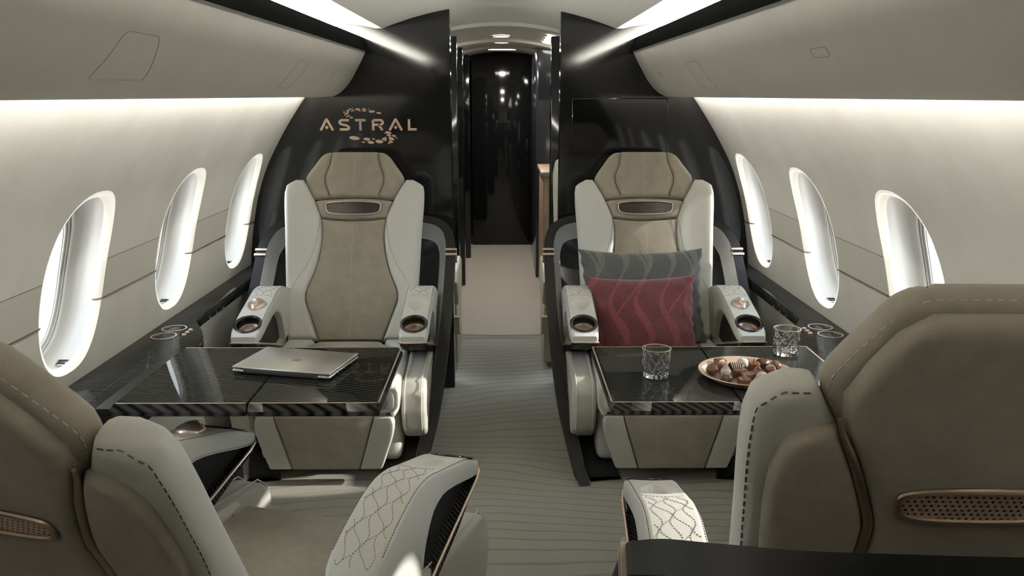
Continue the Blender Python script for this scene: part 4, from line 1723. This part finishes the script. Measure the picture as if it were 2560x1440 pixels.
# ---------------------------------------------------------------- laptop
t = thing('laptop', 'closed silver laptop lying on the left carbon table', 'laptop', (-.566, 2.338, TZ), math.radians(-14.0))
W2, D2 = .146, .098
b = MB()
b.box((-W2, -D2, .003), (W2, D2, .0135), .005, 3)
base = b.build('base', MT['alu'], t, ang=50)
b = MB()
b.box((-W2, -D2 + .001, .0142), (W2, D2, .0215), .0032, 3)
lid = b.build('lid', MT['alu'], t, ang=50)
b = MB()
b.box((-W2 + .034, -D2 - .0006, .004), (W2 - .034, -D2 + .012, .0185), .002)
b.build('hinge', MT['alu_d'], t, ang=40)
b = MB()
for y in (-.055, -.036, -.024, -.010, .004, .016, .030):
    w_ = .006 if y < -.03 else .004
    b.box((W2 - .002, y - w_ / 2 * 1.3, .0055), (W2 + .0004, y + w_ / 2 * 1.3, .0105))
b.build('port', MT['black'], t, smooth=False)
b = MB()
for x in (-W2 + .02, W2 - .02):
    for y in (-D2 + .015, D2 - .015):
        b.lathe([(.0001, 0), (.006, 0), (.006, .0035)], 12, Matrix.Translation((x, y, 0)))
b.build('foot', MT['black'], t)
# bitten-fruit emblem
b = MB()
ap = [(0, .0120), (.006, .0140), (.0120, .0120), (.0150, .0070), (.0125, .0035), (.0118, -.001), (.0140, -.0050), (.0105, -.0115), (.0060, -.0150), (.0010, -.0135), (-.0040, -.0150), (-.0095, -.0115), (-.0140, -.0040), (-.0140, .0050), (-.0100, .0118), (-.0050, .0138)]
pts = cr(ap, 4, True)
tw = lambda x, y: (.004 + y * .95, -.006 - x * .95, .02152)
b.add([tw(p.x, p.y) for p in pts], [tuple(range(len(pts)))])
lf = cr([(0.0005, .0155), (.001, .0195), (.0060, .0230), (.0055, .0185)], 4, True)
b.add([tw(p.x, p.y) for p in lf], [tuple(range(len(lf)))])
lab(b.build('emblem', simple('emblem_grey', rgb(140, 140, 140), .4, metal=.6), lid, smooth=False), 'grey bitten fruit emblem')

# ---------------------------------------------------------------- glasses
def tumbler(x, y, label):
    t = thing('tumbler', label, 'glass', (x, y, TZ), 0, 'cut crystal tumblers')
    nn, nz = 144, 44
    Hh = .079
    rad = lambda z: .0335 + .0060 * min(1, z / Hh) ** .6
    rings = []
    for j in range(nz + 1):
        z = Hh * j / nz
        ring = []
        for i in range(nn):
            a = 2 * PI * i / nn
            r = rad(z)
            d = 0.0
            if .018 < z < .056:
                u = a / (2 * PI) * 9
                w = (z - .018) / .038
                for sg in (-1, 1):
                    p = (u + sg * w * 1.0) % 1.0
                    p = min(p, 1 - p)
                    d = max(d, .0016 * max(0, 1 - p / .075))
            elif z <= .014:
                p = (a / (2 * PI) * 18) % 1.0
                p = min(p, 1 - p)
                d = .0008 * max(0, 1 - p / .12)
            r -= d
            ring.append((r * math.cos(a), r * math.sin(a), z))
        rings.append(ring)
    for j in range(24):
        z = Hh - (Hh - .013) * j / 23
        r = rad(z) - .0026
        rings.append([(r * math.cos(2 * PI * i / nn), r * math.sin(2 * PI * i / nn), z) for i in range(nn)])
    for k in (.7, .4, .1):
        rings.append([((rad(.013) - .0026) * k * math.cos(2 * PI * i / nn), (rad(.013) - .0026) * k * math.sin(2 * PI * i / nn), .0125) for i in range(nn)])
    b = MB()
    b.loft(rings, True, True, True)
    b.build('bowl', MT['crystal'], t, ang=25)
    b = MB()
    b.lathe([(rad(Hh) + .0003, Hh - .0018), (rad(Hh) + .0004, Hh + .0003), (rad(Hh) - .0013, Hh + .0008), (rad(Hh) - .0029, Hh + .0003), (rad(Hh) - .0029, Hh - .0018)], 64)
    b.build('rim', MT['copper'], t)


tumbler(.438, 2.250, 'cut crystal tumbler with gold rim on the aisle side of the right table')
tumbler(.860, 2.450, 'cut crystal tumbler with gold rim at the window end of the right table')

# ---------------------------------------------------------------- tray of chocolates
TC = (.682, 2.235)
t = tag(bpy.data.objects.new('serving_tray', None), 'round rose gold tray of chocolates on the right table', 'tray')
bpy.data.objects.remove(t)
b = MB()
b.lathe([(.0001, .0035), (.098, .0035), (.104, .0050), (.113, .0160), (.1235, .0190), (.1275, .0205), (.1285, .0185), (.1240, .0150), (.112, .0100), (.1035, .0012), (.100, .0), (.0001, .0)], 72, Matrix.Translation((TC[0], TC[1], TZ)))
tag(b.build('serving_tray', MT['copper'], None, ang=40), 'round rose gold tray of chocolates on the right table', 'tray')
CZ = TZ + .0038


def swirl(mb, r, z0, turns, top, rr=.0011):
    pts = []
    for k in range(int(24 * turns)):
        a = 2 * PI * k / 24
        q = 1 - k / (24 * turns)
        pts.append((r * q * math.cos(a), r * q * math.sin(a), z0 + (top - z0) * (1 - q)))
    mb.tube(pts, rr, 5)


def truffle(kind, x, y, label, rz=0.0, s=1.0):
    T = thing('chocolate', label, 'chocolate', (x, y, CZ), rz, 'chocolates on the tray')

    def ball(rx, rz_, mat, flat=.0):
        b = MB()
        b.sphere((0, 0, rz_ * .93), (rx, rx, rz_), u=28, v=18)
        b.v = [(p[0], p[1], max(p[2], 0.0)) for p in b.v]
        b.build('shell', mat, T, ang=80)

    def drizzle(mat, n, R, zc, a0=-.9, a1=.9, tilt=.5):
        b = MB()
        for k in range(n):
            off = (k - (n - 1) / 2) * .0042
            pts = []
            for j in range(15):
                a = a0 + (a1 - a0) * j / 14
                yy = off + .004 * math.sin(a * 1.5)
                rr = math.sqrt(max(1e-8, (R * 1.01) ** 2 - yy * yy))
                pts.append((rr * math.sin(a), yy, zc + rr * math.cos(a)))
            b.tube(pts, .0009, 5)
        b.build('drizzle', mat, T)
    if kind == 'ball_tip':
        ball(.0165 * s, .0150 * s, MT['choc'])
        b = MB()
        swirl(b, .0060, .0280 * s, 1.4, .0300 * s, .0016)
        b.build('curl', MT['choc'], T)
    elif kind == 'ball_drizzle':
        ball(.0155, .0150, MT['choc'])
        drizzle(MT['chocw'], 4, .0152, .0140)
    elif kind == 'white_ball':
        ball(.0150, .0140, MT['chocw'])
        b = MB()
        swirl(b, .0085, .0255, 2.2, .0330, .0022)
        b.build('curl', MT['chocw'], T)
    elif kind == 'white_dome':
        b = MB()
        b.lathe([(.0001, .0270), (.006, .0264), (.011, .0240), (.0150, .0185), (.0165, .0110), (.0170, 0), (.0001, 0)], 32)
        b.build('shell', MT['chocw'], T)
        b = MB()
        for k in range(3):
            a = k * 2.1
            b.tube([(.007 * math.cos(a) + .0045 * math.cos(u), .007 * math.sin(a) + .0045 * math.sin(u), .0262 - .0004 * k - ((.007 * math.cos(a) + .0045 * math.cos(u)) ** 2 + (.007 * math.sin(a) + .0045 * math.sin(u)) ** 2) * 24) for u in [i * .5 for i in range(11)]], .0006, 5)
        b.build('drizzle', simple('pale_swirl', rgb(170, 158, 140), .4) if 'pale_swirl' not in bpy.data.materials else bpy.data.materials['pale_swirl'], T)
    elif kind == 'ridged':
        b = MB()
        b.sphere((0, 0, .012), (.0175, .0150, .0145), u=24, v=16)
        b.v = [(p[0], p[1], max(p[2], 0.0)) for p in b.v]
        b.build('shell', MT['chocd'], T, ang=80)
        b = MB()
        for k in range(9):
            yy = (k - 4) * .0034
            rr = math.sqrt(max(0.0, 1 - (yy / .0150) ** 2))
            b.tube([(.0178 * rr * math.cos(a), yy + .004 * math.cos(a), max(.001, .012 + .0148 * rr * math.sin(a))) for a in [PI * (j / 14 * 1.1 - .05) for j in range(15)]], .0011, 5)
        b.build('ridge', MT['choc'], T)
    elif kind == 'barrel':
        b = MB()
        b.lathe([(.0001, -.019), (.0120, -.019), (.0135, -.016), (.0138, 0), (.0135, .016), (.0120, .019), (.0001, .019)], 28, Matrix.Translation((0, 0, .0135)) @ Matrix.Rotation(PI / 2, 4, 'Y'))
        b.build('shell', MT['chocd'], T)
        b = MB()
        for k in range(6):
            xx = -.0145 + k * .0058
            b.tube([(xx + .002 * math.sin(a * 2), .0141 * math.cos(a), .0135 + .0141 * math.sin(a)) for a in [PI * (j / 12 * 1.2 - .1) for j in range(13)]], .0011, 5)
        b.build('drizzle', MT['chocw'], T)
    elif kind in ('cube', 'cube_nut', 'block', 'block_bits'):
        w, d, h = (.0150, .0135, .0235) if 'cube' in kind else (.0185, .0130, .0195)
        b = MB()
        b.box((-w, -d, 0), (w, d, h), .0028, 3)
        b.build('shell', MT['choc'], T, ang=50)
        if kind == 'cube_nut':
            b = MB()
            b.sphere((0, 0, h + .0045), (.0046, .0042, .0078), Matrix.Rotation(.25, 3, 'Y'), u=16, v=12)
            lab(b.build('almond', MT['nut'], T), 'whole almond on top')
        elif kind == 'block':
            b = MB()
            for k in (-1, 0, 1):
                b.tube([(-w + .002, k * .006, h), (w - .002, k * .006, h)], .0012, 5)
            b.build('ridge', MT['choc'], T)
        elif kind == 'block_bits':
            b = MB()
            rr = random.Random(3)
            for k in range(8):
                b.sphere((rr.uniform(-w * .7, w * .7), rr.uniform(-d * .6, d * .6), h), (.0017, .0012, .001), u=8, v=6)
            b.build('nut_pieces', MT['nut'], T)
        elif kind == 'cube':
            b = MB()
            b.lathe([(.0115, h - .001), (.0100, h + .0018), (.0001, h + .0026)], 24)
            b.build('dome', MT['choc'], T)
    elif kind == 'kiss':
        b = MB()
        b.lathe([(.0001, .0330), (.0022, .0300), (.0048, .0255), (.0105, .0190), (.0150, .0110), (.0155, .0040), (.0140, 0), (.0001, 0)], 28)
        b.build('shell', MT['choc'], T)
        b = MB()
        swirl(b, .0125, .0165, 2.5, .0290, .0012)
        b.build('curl', MT['choc'], T)
    elif kind == 'heart':
        b = MB()
        ol = cr([(-.017, -.009), (-.017, .008), (-.006, .015), (.008, .013), (.017, .003), (.016, -.009), (.004, -.013), (-.009, -.013)], 4, True)
        b.prism([tuple(p) for p in ol], 0, .0215, lambda p, q, h: (p, q, h), bev=.0022, seg=2)
        b.build('shell', MT['choc'], T, ang=50)


CH = [('cube', .630, 2.312, 'square milk chocolate with a domed top at the left back of the tray', .2),
      ('ball_tip', .592, 2.246, 'round milk chocolate with a curl, nearest the left end of the tray', 0),
      ('ball_drizzle', .627, 2.279, 'white striped round chocolate wedged behind the white swirl ball', .5),
      ('white_ball', .624, 2.226, 'small white chocolate ball with a swirled tip', 0),
      ('ridged', .613, 2.172, 'dark ridged shell chocolate at the left front of the tray', .6),
      ('barrel', .664, 2.270, 'dark barrel chocolate with white stripes lying on its side', .1),
      ('white_dome', .693, 2.309, 'white domed chocolate at the back of the tray', 0),
      ('block', .664, 2.232, 'long milk chocolate block with ridges in the middle of the tray', .0),
      ('block_bits', .678, 2.200, 'milk chocolate block sprinkled with nut pieces', .25),
      ('cube_nut', .652, 2.145, 'square chocolate topped with an almond at the front of the tray', .05),
      ('cube_nut', .716, 2.279, 'square chocolate topped with an almond towards the back of the tray', -.1),
      ('ridged', .746, 2.304, 'dark ridged shell chocolate at the back right of the tray', 2.4),
      ('kiss', .714, 2.236, 'pointed milk chocolate with a swirled tip behind the white dome', 0),
      ('white_dome', .711, 2.186, 'white domed chocolate in the front half of the tray', 1.0),
      ('ball_drizzle', .689, 2.141, 'white striped round chocolate at the front edge of the tray', .3),
      ('ball_tip', .775, 2.276, 'round milk chocolate with a curl at the back right of the tray', 1.0),
      ('ball_drizzle', .750, 2.238, 'white striped round chocolate in the right half of the tray', -.3),
      ('ball_tip', .742, 2.172, 'round milk chocolate with a curl at the right front of the tray', 2.0),
      ('heart', .776, 2.196, 'rounded slab of milk chocolate, rightmost on the tray', -.5)]
for k_, x_, y_, l_, r_ in CH:
    truffle(k_, x_, y_, l_, r_)

# ---------------------------------------------------------------- cushions on the right seat
def cushion(name, label, loc, w, h, th, rot, mat, seed):
    rr = random.Random(seed)
    T = tag(bpy.data.objects.new('tmp', None), label, 'cushion')
    bpy.data.objects.remove(T)
    n = 40
    F, B = [], []
    ph = [rr.uniform(0, 6) for _ in range(6)]
    for j in range(n + 1):
        v = -1 + 2 * j / n
        rf, rb = [], []
        for i in range(n + 1):
            u = -1 + 2 * i / n
            # edges bow in between the corners
            px = u * (w / 2) * (1 - .085 * (1 - v * v) * abs(u) ** 3)
            py = v * (h / 2) * (1 - .10 * (1 - u * u) * abs(v) ** 3)
            t_ = (max(0, 1 - u * u) ** .55) * (max(0, 1 - v * v) ** .55)
            cre = .004 * math.sin(9 * u + ph[0]) * math.sin(7 * v + ph[1]) * t_ + .010 * math.exp(-((abs(u) - .78) / .12) ** 2) * math.sin(10 * v + ph[2]) * t_
            z = th / 2 * t_ + cre + .003
            edge = .0035 * math.sin(22 * v + ph[3]) * (abs(u) ** 8) + .0
            rf.append((px + edge, py, z))
            rb.append((px + edge, py, -z * .9))
        F.append(rf)
        B.append(list(reversed(rb)))
    b = MB()
    b.grid(F)
    b.grid(B)
    ring_f = [F[0][i] for i in range(n + 1)] + [F[j][n] for j in range(1, n + 1)] + [F[n][i] for i in range(n - 1, -1, -1)] + [F[j][0] for j in range(n - 1, 0, -1)]
    ring_b = [(x, y, -z * .9) for x, y, z in ring_f]
    b.loft([ring_f, ring_b], True, False, False)
    o = b.build(name, mat, None, ang=70)
    o.location = loc
    o.rotation_euler = rot
    tag(o, label, 'cushion', 'cushions on the right seat')
    return o


cushion('cushion', 'grey ribbon patterned cushion leaning on the right seat back', (.632, 3.692, .605), .555, .43, .13, (math.radians(68), 0, math.radians(1.5)), MT['pil_grey'], 1)
cushion('cushion', 'dark red ribbon patterned cushion propped before the grey one', (.605, 3.526, .560), .46, .345, .14, (math.radians(66), math.radians(-1.5), math.radians(-2)), MT['pil_red'], 2)
# ---------------------------------------------------------------- camera and light
cam = bpy.data.cameras.new('camera')
co = bpy.data.objects.new('camera', cam)
COL.objects.link(co)
FPX = 2150.0
cam.sensor_width = 36.0
cam.lens = FPX / 2560 * 36.0
cam.clip_start = 0.02
pitch = math.atan(482 / FPX)
yaw = math.atan(18 * math.cos(pitch) / FPX)
co.location = (.025, 0, 1.472)
co.rotation_euler = (PI / 2 - pitch, 0, -yaw)
SC.camera = co

W = bpy.data.worlds.new('sky')
SC.world = W
W.use_nodes = True
nt = W.node_tree
bg = nt.nodes['Background']
tc = nd(nt, 'ShaderNodeTexCoord')
sp = nd(nt, 'ShaderNodeSeparateXYZ')
nt.links.new(tc.outputs['Generated'], sp.inputs[0])
rp = nd(nt, 'ShaderNodeValToRGB')
rp.color_ramp.elements[0].position = 0.30
rp.color_ramp.elements[0].color = (.95, .95, .93, 1)
rp.color_ramp.elements[1].position = 0.75
rp.color_ramp.elements[1].color = (.70, .80, .92, 1)
e = rp.color_ramp.elements.new(0.5)
e.color = (.88, .93, .97, 1)
mr = nd(nt, 'ShaderNodeMapRange')
mr.inputs['From Min'].default_value = -1
mr.inputs['From Max'].default_value = 1
nt.links.new(sp.outputs['Z'], mr.inputs['Value'])
nt.links.new(mr.outputs[0], rp.inputs[0])
nt.links.new(rp.outputs[0], bg.inputs['Color'])
bg.inputs['Strength'].default_value = 5.0

sun = bpy.data.lights.new('sun', 'SUN')
sun.energy = 3.4
sun.angle = math.radians(1.0)
sun.color = (1.0, .95, .86)
so_ = bpy.data.objects.new('sun', sun)
COL.objects.link(so_)
so_.rotation_euler = Vector((-1.0, -.03, -.42)).to_track_quat('-Z', 'Y').to_euler()


def strip(name, x, z, y0, y1, w, power, d, col=(1.0, .985, .955)):
    l = bpy.data.lights.new(name, 'AREA')
    l.shape = 'RECTANGLE'
    l.size = w
    l.size_y = y1 - y0
    l.energy = power
    l.color = col
    o = bpy.data.objects.new(name, l)
    COL.objects.link(o)
    o.location = (x, (y0 + y1) / 2, z)
    q = Vector(d).normalized()
    # local -z looks along d, local y runs along the cabin
    zax = -q
    yax = Vector((0, 1, 0))
    xax = yax.cross(zax)
    o.matrix_world = Matrix.Translation(o.location) @ Matrix((xax, yax, zax)).transposed().to_4x4()
    return o


for s in (-1, 1):
    strip('cove_lamp', s * .765, 1.738, YB + .05, YF - .02, .04, 62, (-s * .75, 0, .6))
    strip('wash_lamp', s * .8525, 1.505, YB + .05, YF - .03, .02, 14, (s * 1, 0, -.35))

for y, w in ((6.29, 4), (7.0, 4), (7.97, 6)):
    l = bpy.data.lights.new('ceiling_lamp', 'AREA')
    l.shape = 'DISK'
    l.size = .10
    l.energy = w
    l.color = (1.0, .96, .90)
    o = bpy.data.objects.new('ceiling_lamp', l)
    COL.objects.link(o)
    o.location = (0, y, ceil_z(0) - .022)

SC.view_settings.view_transform = 'Standard'
SC.view_settings.look = 'None'
SC.view_settings.exposure = 0.76
SC.view_settings.gamma = 1.0
SC.view_settings.use_curve_mapping = False
SC.cycles.max_bounces = 10
SC.cycles.diffuse_bounces = 6
SC.cycles.glossy_bounces = 5
SC.cycles.transmission_bounces = 8
SC.cycles.transparent_max_bounces = 8
SC.cycles.caustics_reflective = False
SC.cycles.caustics_refractive = False
SC.cycles.sample_clamp_indirect = 4.0
SC.cycles.use_denoising = True
